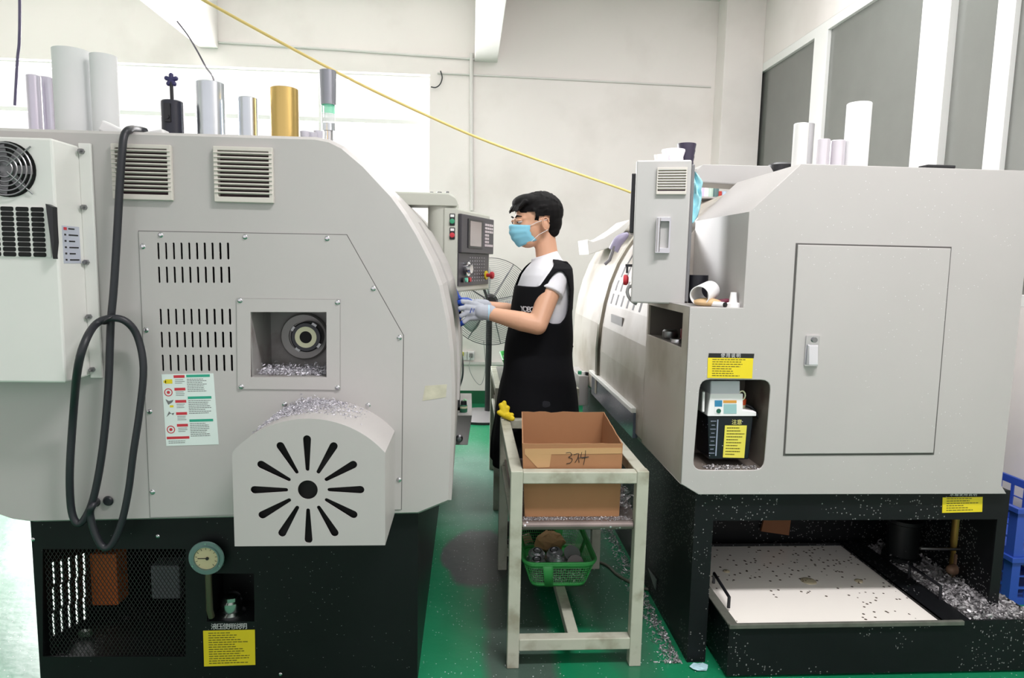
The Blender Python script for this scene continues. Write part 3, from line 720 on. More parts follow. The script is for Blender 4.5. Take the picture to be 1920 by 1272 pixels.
obj('display_screen', slab(MB(), Wd * .23, hsp + .036, Wd * .58, zt_ - .032, .024, .0255), mat('display_beige', (150, 140, 138), .2), cb)
g = MB()
for j, z in enumerate((.045, .063, .081)):
    for i in range(4): slab(g, Wd * (.72 + i * .07), zt_ - z, Wd * (.775 + i * .07), zt_ - z + .012, .02, .024)
for j in range(4):
    for i in range(2 if j < 3 else 4): slab(g, Wd * (.72 + i * .07), zt_ - .1 - j * .018, Wd * (.775 + i * .07), zt_ - .1 - j * .018 + .012, .02, .024)
obj('keypad_keys', g, mat('key_pale', (205, 195, 200), .5), cb)
g = MB()
for j in range(8):
    for i in range(7):
        if i < 2 and j in (2, 3, 4): continue
        slab(g, Wd * (.32 + i * .075), zb_ + .02 + j * .017, Wd * (.345 + i * .075), zb_ + .027 + j * .017, .006, .0085)
obj('panel_keys', g, mat('key_grey', (150, 148, 154), .5), cb)
q = CP(Wd * .2, zb_ + .085); hw_ = obj('hand_wheel', MB().lathe([(.034, 0), (.036, .01), (.036, .018), (.024, .02), (.022, .034), (0, .036)], q + nrm * .006, nrm, 30), CHROME, cb, smooth=35)
for a_, m_ in ((.1, PLB), (.2, mat('lit_green_button', (120, 220, 190), .3)), (.3, RED)):
    obj('push_button', MB().lathe([(.012, 0), (.012, .012), (0, .014)], CP(Wd * a_, zb_ + .03) + nrm * .006, nrm, 16), m_, cb, smooth=40)
q = CP(Wd * .86, zb_ + .05)
es = obj('emergency_stop', MB().lathe([(.024, 0), (.024, .006), (0, .006)], q + nrm * .006, nrm, 24), YEL, cb, smooth=40)
obj('stop_button', MB().lathe([(.010, 0), (.010, .02), (.02, .024), (.02, .036), (.014, .041), (0, .042)], q + nrm * .012, nrm, 24), RED, es, smooth=40)
# column at the pendant's near side
kx0 = PY(808, 460, 3.3).x
col_ = MB(); col_.lathe([(0, 0), (.075, 0), (.075, zt_ + .045 - (zb_ - .03)), (0, zt_ + .045 - (zb_ - .03))], (PY(838, 460, 3.36).x - .02, 3.37, zb_ - .03), (0, 0, 1), 36)
obj('swivel_column', col_, PEND, cb, smooth=30)
sx0, sx1 = PY(832, 411, 3.28).x, PY(858, 411, 3.28).x
obj('switch_strip', MB().box2((sx0, 3.285, zb_ - .03), (sx1, 3.36, zt_ + .02)), PEND, cb, bevel=.006)
for yy, m_ in ((412, mat('green_button', (50, 150, 110), .4)), (438, RED)):
    p = PY(848, yy, 3.285); bt = obj('panel_button', MB().box((p.x, 3.283, p.z), (.026, .006, .058)), PLB, cb, bevel=.003)
    obj('button_cap', MB().lathe([(.012, 0), (.012, .012), (0, .015)], (p.x, 3.28, p.z - .008), (0, -1, 0), 16), m_, bt, smooth=40)
    obj('button_label', MB().box((p.x, 3.2795, p.z + .018), (.018, .001, .012)), WHITE, bt)
za, zb2 = PY(800, 364, 3.37).z, PY(800, 388, 3.37).z; xe = PY(858, 375, 3.37).x - .0
arm = MB().plate([(-.62, zb2), (xe, zb2), (xe, za - .04), (xe - .012, za - .015), (xe - .04, za), (-.62, za)], [], 'y', 3.28, 3.46)
obj('pendant_arm', arm, PEND, lathe, bevel=.01)
obj('arm_post', MB().cyl((-.6, 3.37, 1.6), (-.6, 3.37, zb2 + .02), .06), PEND, lathe, smooth=40)
obj('arm_bolts', MB().cyl((xe - .09, 3.37, za - .001), (xe - .09, 3.37, za + .012), .012).cyl((xe - .05, 3.34, za - .001), (xe - .05, 3.34, za + .012), .008).cyl((xe - .13, 3.4, za - .001), (xe - .13, 3.4, za + .014), .009), STEEL, lathe)
# door on the aisle side
g = MB(); pdo = [V(p) for p in profL[13:21]]
dprof = [tuple(p) for p in pdo] ; dprof = [(p[0] + .008, p[1]) for p in dprof]; outp = [(p[0] + .012, p[1]) for p in dprof]
for i in range(len(dprof) - 1):
    a_, b_, c_, d_ = dprof[i], dprof[i + 1], outp[i + 1], outp[i]
    g.hexa([(a_[0], 2.5, a_[1]), (b_[0], 2.5, b_[1]), (c_[0], 2.5, c_[1]), (d_[0], 2.5, d_[1])], [(a_[0], 3.6, a_[1]), (b_[0], 3.6, b_[1]), (c_[0], 3.6, c_[1]), (d_[0], 3.6, d_[1])])
bmesh.ops.remove_doubles(g.bm, verts=g.bm.verts, dist=1e-5)
dr = obj('sliding_door', g, PAINT, lathe, smooth=25)
obj('door_gap_bar', MB().box2((-.05, 3.0, .74), (-.034, 3.016, 1.20)).box2((-.07, 3.0, 1.185), (-.034, 3.016, 1.20)).box2((-.07, 3.0, .74), (-.034, 3.016, .755)), PLB, dr)  # black bar put where the door edge has only a narrow dark gap
# coolant spout tray below the door
p0, p1, p2, p3 = PY(843, 779, 3.5), PY(885, 782, 3.5), PY(877, 835, 3.5), PY(846, 837, 3.5)
g = MB().hexa([(-.075, 3.5, p0.z), (p1.x, 3.5, p0.z), (p2.x, 3.5, p2.z), (-.075, 3.5, p2.z)], [(-.075, 4.1, p0.z), (p1.x, 4.1, p0.z), (p2.x, 4.1, p2.z), (-.075, 4.1, p2.z)])
chu = obj('drip_tray', g, PAINT, lathe, bevel=.003)
p = PY(861, 822, 3.5); obj('drain_knob', MB().lathe([(.02, 0), (.02, .006), (.012, .01), (.013, .03), (0, .032)], (p.x, 3.5, p.z), (0, -1, 0), 20), STEEL, chu, smooth=40)
bt = thing('grease_bottle', 'small green bottle with a black cap on the grey drip tray by the left lathe', 'bottle', (PY(869, 779, 3.58).x, 3.58, p0.z))
bp_ = WL[bt.name]
obj('bottle', MB().lathe([(0, 0), (.02, 0), (.021, .004), (.021, .035), (.017, .042), (0, .042)], bp_, (0, 0, 1), 20), mat('green_bottle', (50, 120, 90), .4), bt, smooth=40)
obj('band', MB().lathe([(.0215, .022), (.0215, .034), (.0205, .034), (.0205, .022)], bp_, (0, 0, 1), 20, closed=True), CREAM, bt, smooth=40)
obj('cap', MB().lathe([(0, .042), (.018, .042), (.016, .062), (0, .062)], bp_, (0, 0, 1), 20), PLB, bt, smooth=40)
obj('nozzle', MB().tube([bp_ + V((0, 0, .062)), bp_ + V((.005, 0, .07)), bp_ + V((.016, 0, .062))], .006, 8), mat('pale_green', (160, 215, 170), .4), bt, smooth=50)
# stack light
xs_ = PY(616, 260, 2.75).x; ztop = PY(614, 133, 2.75).z; zz = lambda py: PY(614, py, 2.75).z
sl = MB().cyl((xs_, 2.75, 1.8), (xs_, 2.75, zz(246)), .018)
sl = obj('signal_tower', sl, CHROME, lathe, smooth=40)
obj('lamp_base', MB().cyl((xs_, 2.75, zz(246)), (xs_, 2.75, zz(232)), .026), ALU, sl, smooth=40)
obj('amber_lens', MB().cyl((xs_, 2.75, zz(232)), (xs_, 2.75, zz(214)), .026), mat('bleached_lens', (236, 240, 240), .2, alpha=.5), sl, smooth=40)  # coloured segment made near-white, window glare put into its colour
obj('green_lens', MB().cyl((xs_, 2.75, zz(214)), (xs_, 2.75, zz(197)), .026), mat('green_lens', (90, 230, 180), .2, alpha=.5), sl, smooth=40)
obj('lamp_cap', MB().cyl((xs_, 2.75, zz(197)), (xs_, 2.75, ztop), .030, .032), mat('lamp_cap_grey', (150, 152, 160), .35, .7), sl, smooth=40)

# ---- looping power cable
yc = YL - .045
path = [(272, 246, 2.3, 1), (258, 243, 2.25), (243, 243, YL + .0), (233, 254, YL - .03), (229, 285, yc + .004), (225, 340, yc), (219, 450, yc), (213, 545, yc), (208, 600, yc), (206, 650, yc), (203, 730, yc), (195, 820, yc), (185, 890, yc), (172, 945, yc), (155, 978, yc), (142, 979, yc), (133, 950, yc), (131, 880, yc - .01), (138, 770, yc - .02), (146, 690, YC - .03), (160, 640, YC - .03), (180, 608, yc - .04), (207, 597, yc - .03), (236, 603, yc - .02), (258, 632, yc), (269, 690, yc), (262, 770, yc), (250, 850, yc), (241, 920, yc), (228, 980, yc), (210, 1021, yc), (193, 1026, yc), (178, 1000, yc), (169, 965, yc), (174, 948, yc - .008), (181, 941, YL - .004)]
obj('power_cable', MB().tube(spline([PY(p[0], p[1], p[2]) for p in path], 5), .0108, 10), RUB, smooth=60, label='thick black power cable hung in long loops down the left lathe end panel', cat='cable')
kt = PY(207, 600, yc - .02)
obj('cable_tie', MB().tube([kt + V((.0165 * math.cos(t), -.0 + .03 * math.sin(t), .012 * math.cos(t))) for t in [i * PI / 6 for i in range(12)]], .003, 6, closed=True), PLB, smooth=50, label='black tie binding the cable loops together', cat='cable tie')
# ---- bars and rolls standing on top
ZT = PY(300, 256, YL).z + .0
def stand(name, x0, x1, ytop, y, m, label, cat='metal bar', wall=None, group=None, tilt=0):
    a_, b_ = PY(x0, 230, y), PY(x1, 230, y); r = (b_.x - a_.x) / 2; cx_ = (a_.x + b_.x) / 2; zt2 = PY((x0 + x1) / 2, ytop, y).z; zb3 = ztp if x0 > 1000 else topz((x0 + x1) / 2)
    h = zt2 - zb3
    g = MB()
    if wall: g.pipe((cx_, y + .0, zb3), (cx_, y, zt2), r, r - wall, 36)
    else: g.lathe([(0, 0), (r - .002, 0), (r, .002), (r, h - .002), (r - .002, h), (0, h)], (cx_, y, zb3), (0, 0, 1), 36)
    return obj(name, g, m, smooth=35, label=label, cat=cat, group=group)
def topz(px):
    x = PY(px, 250, YL).x; 
    for i in range(5, 9):
        a_, b_ = profO[i], profO[i + 1]
        if a_[0] <= x <= b_[0]: return a_[1] + (b_[1] - a_[1]) * (x - a_[0]) / (b_[0] - a_[0])
    return profO[8][1]
LIL = mat('lilac_grey_bar', (206, 200, 214), .35, .6, var=.04)
ROLL = mat('white_paper_roll', (222, 224, 224), .7, var=.01)
stand('aluminium_bar', 55, 80, 142, 2.42, LIL, 'dull grey bar on the left lathe, leftmost of those standing on top')
stand('aluminium_bar', 77, 104, 146, 2.50, LIL, 'dull grey bar right behind the leftmost one on the left lathe')
stand('paper_roll', 108, 174, 96, 2.42, ROLL, 'thickest white roll standing on top of the left lathe', 'roll', wall=.03)
stand('cardboard_tube', 160, 186, 118, 2.6, mat('tan_tube', (206, 184, 170), .7), 'narrow tan tube standing between the two white rolls', 'tube', wall=.006)
stand('paper_roll', 176, 223, 105, 2.4, ROLL, 'slimmer white roll right of the tan tube on the left lathe', 'roll', wall=.02)
stand('aluminium_bar', 370, 422, 156, 2.42, ALU, 'wide bright silver bar standing on the left lathe', 'metal bar')
stand('aluminium_bar', 448, 483, 184, 2.42, ALU, 'short slim silver bar between the wide silver bar and the gold bar')
stand('brass_bar', 508, 560, 167, 2.42, GOLD, 'gold coloured bar standing on the left lathe')
for i, (xx, yy) in enumerate(((572, 247), (586, 249), (597, 246))):
    p = PY(xx, 255, 2.36 + .02 * i); zt3 = PY(xx, yy, p.y).z; zb3 = topz(xx)
    obj('plastic_cup', MB().lathe([(.0, 0), (.013, 0), (.016, zt3 - zb3), (.0145, zt3 - zb3), (.012, .002), (0, .002)], (p.x, p.y, zb3), (0, 0, 1), 20), mat('frosted_plastic', (214, 212, 222), .3, alpha=.7), smooth=40, label=['small clear plastic cup nearest the gold bar', 'small clear plastic cup in the middle of three by the gold bar', 'small clear plastic cup nearest the signal lamp'][i], cat='cup', group='small cups beside the gold bar')
# black bottle with star knob
ck = PY(323, 200, 2.4); zk = topz(323)
kb = thing('black_canister', 'black canister with a dark star knob valve standing on the left lathe', 'canister', (ck.x, 2.4, zk))
rk = (PY(343, 230, 2.4).x - PY(303, 230, 2.4).x) / 2; zc = PY(323, 190, 2.4).z
obj('body', MB().lathe([(0, 0), (rk, 0), (rk, zc - zk - .004), (rk - .004, zc - zk), (0, zc - zk)], (ck.x, 2.4, zk), (0, 0, 1), 32), mat('navy_black', (30, 32, 46), .35), kb, smooth=35)
zk2 = PY(323, 150, 2.4).z
obj('valve_stem', MB().cyl((ck.x, 2.4, zc), (ck.x, 2.4, zk2), .006), PLB, kb, smooth=40)
g = MB()
for k in range(5):
    t = PI / 2 + k * 2 * PI / 5; g.cap((ck.x, 2.4, zk2), (ck.x + .016 * math.cos(t), 2.4, zk2 + .016 * math.sin(t)), .007, .0075)
obj('star_knob', g, mat('indigo_plastic', (52, 50, 96), .4), kb, smooth=60)
obj('front_clip', MB().box((ck.x, 2.4 - rk - .003, zc - .045), (.02, .008, .06)).cyl((ck.x, 2.4 - rk - .006, zc - .06), (ck.x, 2.4 - rk - .012, zc - .06), .007), PLB, kb)
# plug on top edge
pp = PY(255, 247, 2.26)
obj('cable_connector', MB().box((pp.x - .06, 2.26, topz(240) + .022), (.085, .05, .035), Matrix.Rotation(.45, 4, 'Y')).box((pp.x + .035, 2.3, topz(260) + .018), (.09, .05, .03), Matrix.Rotation(-.2, 4, 'Y')), WHITE, smooth=None, bevel=.005, label='white plug connector lying on top edge where the black cable bends', cat='connector')

# ------------------------------------------------------------------ right lathe
YR = 2.18
KR = YR / 2.37
def FR(px, py, y=YR): p = PY(px, py, y); return (p.x, p.z)
rl = thing('cnc_lathe', 'grey CNC lathe on the right with a tall cabinet door above a milky tank', 'machine', (1.35, 3.3, 0))
XS, XN = PY(1285, 750, YR).x, PY(1400, 480, YR).x
zsh = FR(1340, 577)[1]; zsl = FR(1400, 397)[1]; zb = FR(1310, 928)[1]; xtop, ztp = FR(1502, 307); zc0 = FR(1281, 908)[1]
XE = 1.90
profR = [(XS, zsh), (XS, zc0), (FR(1310, 928)[0], zb), (FR(1888, 922)[0], zb), (XE, zb + .03), (XE, ztp), (xtop, ztp), (XN, zsl), (XN, zsh)]
YM = 2.71
rc = [FR(1313, 712), FR(1446, 713), FR(1432, 882), FR(1299, 882)]
def rquad(q, r, n=4):
    out = []
    for i in range(4):
        p, a_, b_ = V(q[i]), V(q[i - 1]), V(q[(i + 1) % 4]); e0 = p + (a_ - p).normalized() * r; e1 = p + (b_ - p).normalized() * r
        for k in range(n + 1):
            t = k / n; out.append(tuple((1 - t) ** 2 * e0 + 2 * t * (1 - t) * p + t * t * e1))
    return out
g = MB(); g.plate(profR, [rquad(rc, .035)], 'y', YR, YR + .006); shell(g, profR, YR + .006, YM, .008, skip=(0,))
n0, n1 = PX(1217, 572, XS), PX(1282, 645, XS); n0t, n1b = PX(1217, 628, XS), PX(1281, 578, XS)
nic = rect(max(n1b.y, YR + .03), n0t.z - .0, n0.y, PX(1217, 572, XS).z)
PAINTG = mat('machine_grey_paint_grimy', (182, 176, 168), .42, var=.04, scale=3, spec=.4, stain=(2.8, (132, 118, 98), .7, .46, .68))
(y0_, z0_), (y1_, z1_) = nic[0], nic[2]
hs = obj('housing', g, PAINT2, rl, smooth=25, bevel=.002)
obj('side_panel', MB().plate(rect(YR + .002, zc0, YM, zsh), [nic], 'x', XS, XS + .008), PAINTG, rl, bevel=.001)
# recess on the side
g = MB(); (y0_, z0_), (y1_, z1_) = nic[0], nic[2]
g.box2((XS + .008, y0_ - .004, z0_), (XS + .15, y0_, z1_)).box2((XS + .008, y1_, z0_), (XS + .15, y1_ + .004, z1_)).box2((XS + .008, y0_, z1_), (XS + .15, y1_, z1_ + .004)).box2((XS + .008, y0_, z0_ - .004), (XS + .15, y1_, z0_)).box2((XS + .15, y0_, z0_), (XS + .154, y1_, z1_))
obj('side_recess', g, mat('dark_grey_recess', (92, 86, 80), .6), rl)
# enclosure with curved front
profE = [(XS + (x - .76) * KR, H + (z - H) * KR) for x, z in ((.757, .9), (.765, 1.05), (.785, 1.18), (.815, 1.3), (.86, 1.42), (.91, 1.51), (.965, 1.59), (1.04, 1.665), (1.12, 1.72), (1.2, 1.76))]
profE = [(XS + .035, zb), (XS, zb + .05)] + profE + [(1.3 * KR, ztp - .005), (XE, ztp - .005), (XE, zb)]
g = MB(); shell(g, profE, YM + .005, 4.6, .01); g.plate(profE, [], 'y', YM, YM + .005); g.plate(profE, [], 'y', 4.6, 4.605)
en = obj('enclosure', g, PAINTG, rl, smooth=30)
# sloped filler between end block and curved part
g = MB()
ec = profE[1:13]; oc = [(p[0] - .014, p[1] + .004) for p in ec]
for i in range(len(ec) - 1):
    a_, b_, c_, d_ = ec[i], ec[i + 1], oc[i + 1], oc[i]
    g.hexa([(a_[0], 3.66, a_[1]), (b_[0], 3.66, b_[1]), (c_[0], 3.66, c_[1]), (d_[0], 3.66, d_[1])], [(a_[0], 3.71, a_[1]), (b_[0], 3.71, b_[1]), (c_[0], 3.71, c_[1]), (d_[0], 3.71, d_[1])])
bmesh.ops.remove_doubles(g.bm, verts=g.bm.verts, dist=1e-5)
obj('door_edge_trim', g, mat('olive_grey_trim', (148, 142, 126), .45), en, smooth=30)
# curved louvre slots on the door, their shaded openings painted as dark strips
def eat(z):
    for i in range(2, len(profE) - 1):
        a_, b_ = profE[i], profE[i + 1]
        if a_[1] <= z <= b_[1]: return a_[0] + (b_[0] - a_[0]) * (z - a_[1]) / (b_[1] - a_[1])
for r_ in range(4):
    for c_ in range(6):
        y = 3.54 - c_ * .12 - r_ * .02; z0 = H + (1.19 + r_ * .078 - H) * KR 
        g = MB(); pts = [(z0 + .055 * k / 4) for k in range(5)]
        for k in range(4):
            za_, zb_2 = pts[k], pts[k + 1]
            g.hexa([(eat(za_) - .0008, y - .015, za_), (eat(za_) - .0008, y + .015, za_), (eat(zb_2) - .0008, y + .015, zb_2), (eat(zb_2) - .0008, y - .015, zb_2)], [(eat(za_) + .003, y - .015, za_), (eat(za_) + .003, y + .015, za_), (eat(zb_2) + .003, y + .015, zb_2), (eat(zb_2) + .003, y - .015, zb_2)])
        obj('slot_shade', g, mat('slot_shade_grey', (58, 56, 60), .6), en)
p = PX(1148, 588, eat(1.13)); obj('maker_plate', MB().box((eat(1.12) - .001, 3.32, 1.14), (.004, .25, .042)), mat('plate_grey', (166, 164, 166), .4), en)
# white flap + dark wiper on top of the door
g = MB()
fp = [PY(1101, 449, 4.05), PY(1104, 478, 4.05), PY(1150, 462, 4.05), PY(1182, 420, 4.05), PY(1180, 412, 4.05), PY(1160, 428, 4.05), PY(1132, 446, 4.05), PY(1112, 453, 4.05)]
obj('top_flap', MB().plate([(q.x, q.z) for q in fp], [], 'y', 4.05, 4.4), PAINTW, en, bevel=.004)
g = MB().tube(spline([PY(1178, 438, 3.6), PY(1160, 452, 3.6), PY(1150, 470, 3.6)]), [.008 + .02 * math.sin(min(1, i / 6) * PI / 2) for i in range(13)], 12)
obj('door_grip', g, mat('mauve_grip', (150, 144, 170), .4), en, smooth=60)
obj('grip_bracket', MB().tube([PY(1152, 462, 3.58), PY(1143, 488, 3.58), PY(1134, 496, 3.58)], .009, 8), mat('grey_bracket', (120, 118, 122), .4), en, smooth=50)
# door on face
dq = [FR(1495, 459), FR(1781, 466), FR(1748, 849), FR(1471, 851)]
gr_ = MB().plate([FR(1492, 456), FR(1784, 463), FR(1751, 853), FR(1468, 855)], [dq], 'y', YR - .001, YR + .001)
obj('door_gap', gr_, mat('gap_shadow_grey', (84, 82, 80), .7), rl)
dr = obj('cabinet_door', MB().plate([tuple(V(p)) for p in dq], [], 'y', YR - .006, YR - .0005), PAINT2, rl, bevel=.002)
h0, h1 = FR(1509, 629), FR(1530, 686)
ha = obj('latch_plate', MB().plate(rrect(h0[0], h1[1], h1[0], h0[1], .003), [], 'y', YR - .012, YR - .006), CHROME, dr, bevel=.002)
obj('latch_handle', MB().hexa([(h0[0] + .004, YR - .013, h1[1] + .004), (h1[0] - .006, YR - .013, h1[1] + .004), (h1[0] - .006, YR - .013, h0[1] - .03), (h0[0] + .004, YR - .013, h0[1] - .03)], [(h0[0] + .007, YR - .03, h1[1] + .006), (h1[0] - .009, YR - .03, h1[1] + .006), (h1[0] - .009, YR - .022, h0[1] - .032), (h0[0] + .007, YR - .022, h0[1] - .032)]), mat('latch_silver', (206, 206, 210), .35, .5), ha, bevel=.002)
obj('latch_button', MB().cyl(((h0[0] + h1[0]) / 2 + .004, YR - .012, h0[1] - .014), ((h0[0] + h1[0]) / 2 + .004, YR - .018, h0[1] - .014), .009), STEEL, ha)
# lubrication pump recess
rx0, rx1 = rc[3][0] - .004, rc[1][0] + .004; rz0, rz1 = rc[2][1] - .003, rc[0][1] + .003; DR = .22
g = MB().box2((rx0 - .004, YR + .006, rz0), (rx0, YR + DR, rz1)).box2((rx1, YR + .006, rz0), (rx1 + .004, YR + DR, rz1)).box2((rx0, YR + .006, rz1), (rx1, YR + DR, rz1 + .004)).box2((rx0, YR + .006, rz0 - .004), (rx1, YR + DR, rz0)).box2((rx0, YR + DR, rz0), (rx1, YR + DR + .004, rz1))
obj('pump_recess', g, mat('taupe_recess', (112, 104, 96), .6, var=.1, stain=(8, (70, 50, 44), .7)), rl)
yp = YR + .05
def Q(px, py, y=yp): p = PY(px, py, y); return (p.x, p.z)

tk = [Q(1327, 780), Q(1413, 779), Q(1404, 862), Q(1329, 862)]
pu = obj('oil_reservoir', MB().plate(tk, [], 'y', yp, yp + .13), mat('black_oil_tank', (18, 20, 30), .25, var=.1, spec=.5, speck=(90, .14, (180, 180, 190), .25)), rl, bevel=.004)
hd = [Q(1331, 738), Q(1392, 738), Q(1392, 768), Q(1417, 772), Q(1417, 780), Q(1325, 780)]
obj('pump_lid', MB().plate(hd, [], 'y', yp - .006, yp + .13), WHITE, pu, bevel=.003)
obj('pump_head', MB().plate([Q(1332, 714), Q(1387, 714), Q(1387, 742), Q(1331, 742)], [], 'y', yp - .004, yp + .1), mat('pale_grey_plastic', (196, 198, 206), .45), pu, bevel=.004)
c_ = Q(1396, 770)
obj('filler_neck', MB().lathe([(.022, 0), (.022, .012), (0, .012)], (c_[0], yp + .05, c_[1]), (0, 0, 1), 24), CREAM, pu, smooth=40)
obj('filler_cap', MB().lathe([(.023, .012), (.024, .03), (.019, .036), (0, .036)], (c_[0], yp + .05, c_[1]), (0, 0, 1), 20), mat('orange_cap', (226, 92, 50), .45), pu, smooth=40)
def bar(name, x0, y0, x1, y1, m, par, y=yp - .0065): obj(name, MB().plate([Q(x0, y0, y), Q(x1, y0, y), Q(x1, y1, y), Q(x0, y1, y)], [], 'y', y - .0006, y), m, par)
bar('blue_print', 1340, 751, 1354, 763, mat('print_blue', (50, 130, 170), .5), pu); bar('orange_print', 1356, 751, 1381, 756, mat('print_orange', (214, 150, 60), .5), pu)
bar('green_print', 1340, 763, 1352, 776, WHITE, pu); bar('rating_plate', 1357, 758, 1381, 776, mat('print_teal', (150, 190, 190), .4), pu)
c_ = Q(1346, 770); obj('round_badge', MB().cyl((c_[0], yp - .0065, c_[1]), (c_[0], yp - .009, c_[1]), .008), mat('badge_green', (20, 90, 70), .4), pu)
gs = sticker([Q(1359, 798), Q(1400, 798), Q(1395, 859), Q(1355, 858)], yp - .001, pu, 'caution_sticker', mat('pale_yellow_sticker', (226, 216, 84), .5), n=10, seed=5, label='pale yellow caution sticker on the oil tank')
title(gs, '注意', 1372, 788, 1391, 797, yp - .0012, mat('title_yellow', (220, 214, 130), .5))
g = MB()
for k in range(9):
    z = Q(1340, 790 + 7.5 * k)[1]; x = Q(1337, 800)[0]; g.box((x, yp - .001, z), (.012 if k % 2 else .02, .001, .002))
g.box((Q(1345, 800)[0], yp - .001, (tk[0][1] + tk[2][1]) / 2), (.004, .001, .13))
obj('level_scale', g, mat('scale_print', (150, 160, 180), .4), pu)
obj('outlet_hose', MB().tube(spline([V((Q(1405, 765)[0], yp + .06, Q(1405, 765)[1])), V((Q(1422, 775)[0], yp + .05, Q(1422, 772)[1])), V((Q(1436, 800)[0], yp + .04, Q(1436, 800)[1])), V((Q(1440, 850)[0], yp + .04, Q(1440, 850)[1])), V((Q(1440, 870)[0], yp + .06, rz0 + .004))]), .0055, 8), RUB, pu, smooth=50)
obj('sight_tube', MB().tube([(Q(1319, 735)[0], yp, Q(1319, 735)[1]), (Q(1318, 772)[0], yp, Q(1318, 772)[1])], .005, 8), WHITE, pu, smooth=50)
obj('hanging_ring', MB().tube([(Q(1391, 742)[0] + .012 * math.cos(t * PI / 8), yp + .0, Q(1391, 742)[1] + .016 * math.sin(t * PI / 8)) for t in range(16)], .0025, 6, closed=True), CREAM, pu, smooth=50)
obj('inlet_hose', MB().tube(spline([V((Q(1326, 735)[0], yp + .1, Q(1330, 735)[1])), V((Q(1316, 770)[0], yp + .08, Q(1316, 770)[1])), V((Q(1310, 830)[0], yp + .07, Q(1310, 830)[1])), V((rx0 + .02, yp + .06, rz0 + .01))]), .009, 8), RUB, pu, smooth=50)
obj('metal_swarf', chips(MB(), 260, lambda: (random.uniform(rx0 + .05, rx1 - .02), random.uniform(YR + .012, YR + .05), rz0 + abs(random.gauss(0, .003)) + .002), .004), CHIP, label='silver swarf on the floor of the oil pump recess', cat='swarf', kind='stuff')
# instruction sticker with black head
o = sticker([FR(1327, 671), FR(1412, 672), FR(1410, 710), FR(1326, 709)], YR - .0008, rl, 'instruction_sticker', n=8, seed=8, label='yellow instruction sticker with a black heading bar')
obj('heading_bar', MB().plate([FR(1329, 662.5), FR(1414, 663.5), FR(1413, 672), FR(1328, 671)], [], 'y', YR - .0016, YR), INK, o)
title(o, '使用说明', 1351, 663.5, 1389, 671.5, YR - .0022, mat('white_ink', (205, 205, 205), .6))
# ---- black base
XB = .80; YBR = 2.205
def FQ(px, py, y=YBR): p = PY(px, py, y); return (p.x, p.z)
xe_ = FQ(1886, 1000)[0]; xo0 = FQ(1336, 1000)[0]; xo1 = FQ(1862, 1050)[0]; zap = FQ(1500, 976)[1]
g = MB()
g.plate([(XB, 0), (xo0, 0), (xo0, zap), (xo1, zap), (xo1, 0), (xe_, 0), (xe_, zb + .004), (XB, zb + .004)], [], 'y', YBR, YBR + .006)
g.plate(rect(YBR + .006, 0, 4.5, zb + .004), [], 'x', XB, XB + .006)
g.box2((xe_ - .006, YBR + .006, 0), (xe_, 4.5, zb)); g.box2((XB, 4.5, 0), (xe_, 4.506, zb)); g.box2((XB + .006, YBR + .62, 0), (xe_ - .006, YBR + .626, zb)); g.box2((XB + .006, YBR + .006, zb - .003), (xe_, 4.5, zb + .003))
base = obj('base', g, BLACKC, rl)
# door sill strip along the aisle
z0s, z1s = PX(1173, 803, XS).z, PX(1173, 757, XS).z
g = MB().box2((XS - .012, 2.82, z0s + .0), (XS + .01, 3.82, z1s)); si = obj('sill_panel', g, mat('blue_grey_glossy_sill', (92, 98, 112), .22, .3, speck=(70, .2, (200, 200, 205), .2)), rl)
obj('sill_rail', MB().box2((XS - .022, 2.82, z1s), (XS + .006, 3.86, z1s + .022)), PAINTW, si, bevel=.003)
p0, p1 = PY(1085, 704, 4.0), PY(1112, 745, 4.0)
dt = obj('drip_tray', MB().box2((p0.x, 3.98, p1.z - .05), (XS, 4.35, p0.z)), PAINT, rl, bevel=.004)
for i, xx in enumerate((1087, 1093, 1099)):
    p = PY(xx, 700, 4.04); obj('tray_button', MB().cyl((p.x, 4.04 - i * .02, p0.z), (p.x, 4.04 - i * .02, p0.z + .02), .012), [mat('green_button', (50, 150, 110), .4), WHITE, PLB][i], dt, smooth=40)
s_ = sticker([FQ(1767, 933), FQ(1842, 932), FQ(1841, 960), FQ(1766, 962)], YBR - .0008, base, 'instruction_sticker', n=6, seed=12, label='small yellow coolant instruction sticker')
title(s_, '水箱使用说明', 1781, 924, 1832, 931, YBR - .001, mat('white_ink', (205, 205, 205), .6))
# things under the machine
p = PY(1796, 975, 2.44); q = PY(1790, 1070, 2.44)
cp = thing('coolant_pump', 'black coolant pump motor with an old brass pipe under the right lathe', 'pump', (PY(1690, 1040, 2.6).x, 2.6, .19))
obj('brass_pipe', MB().tube([(p.x, 2.44, zap + .08), (p.x, 2.44, PY(1796, 1015, 2.44).z), (q.x, 2.44, PY(1790, 1040, 2.44).z), (q.x - .004, 2.44, .2)], .02, 14), mat('aged_brass', (150, 122, 62), .4, .8, var=.2), cp, smooth=50)
obj('pump_body', MB().lathe([(0, 0), (.075, 0), (.075, .03), (.062, .035), (.062, .17), (.07, .175), (.07, .19), (0, .19)], WL[cp.name], (0, 0, 1), 32), BLACK, cp, smooth=35)
obj('valve', MB().cap((q.x - .03, 2.42, .235), (q.x + .03, 2.42, .245), .02, .024).cyl((q.x, 2.425, .2), (q.x, 2.425, .3), .018), mat('rusty_valve', (132, 104, 84), .6, .4, var=.3), cp, smooth=40)
obj('clamp_rod', MB().tube([(WL[cp.name].x - .06, 2.41, .33), (q.x, 2.41, .325), (q.x + .05, 2.41, .335)], .006, 8), STEEL, cp, smooth=40)
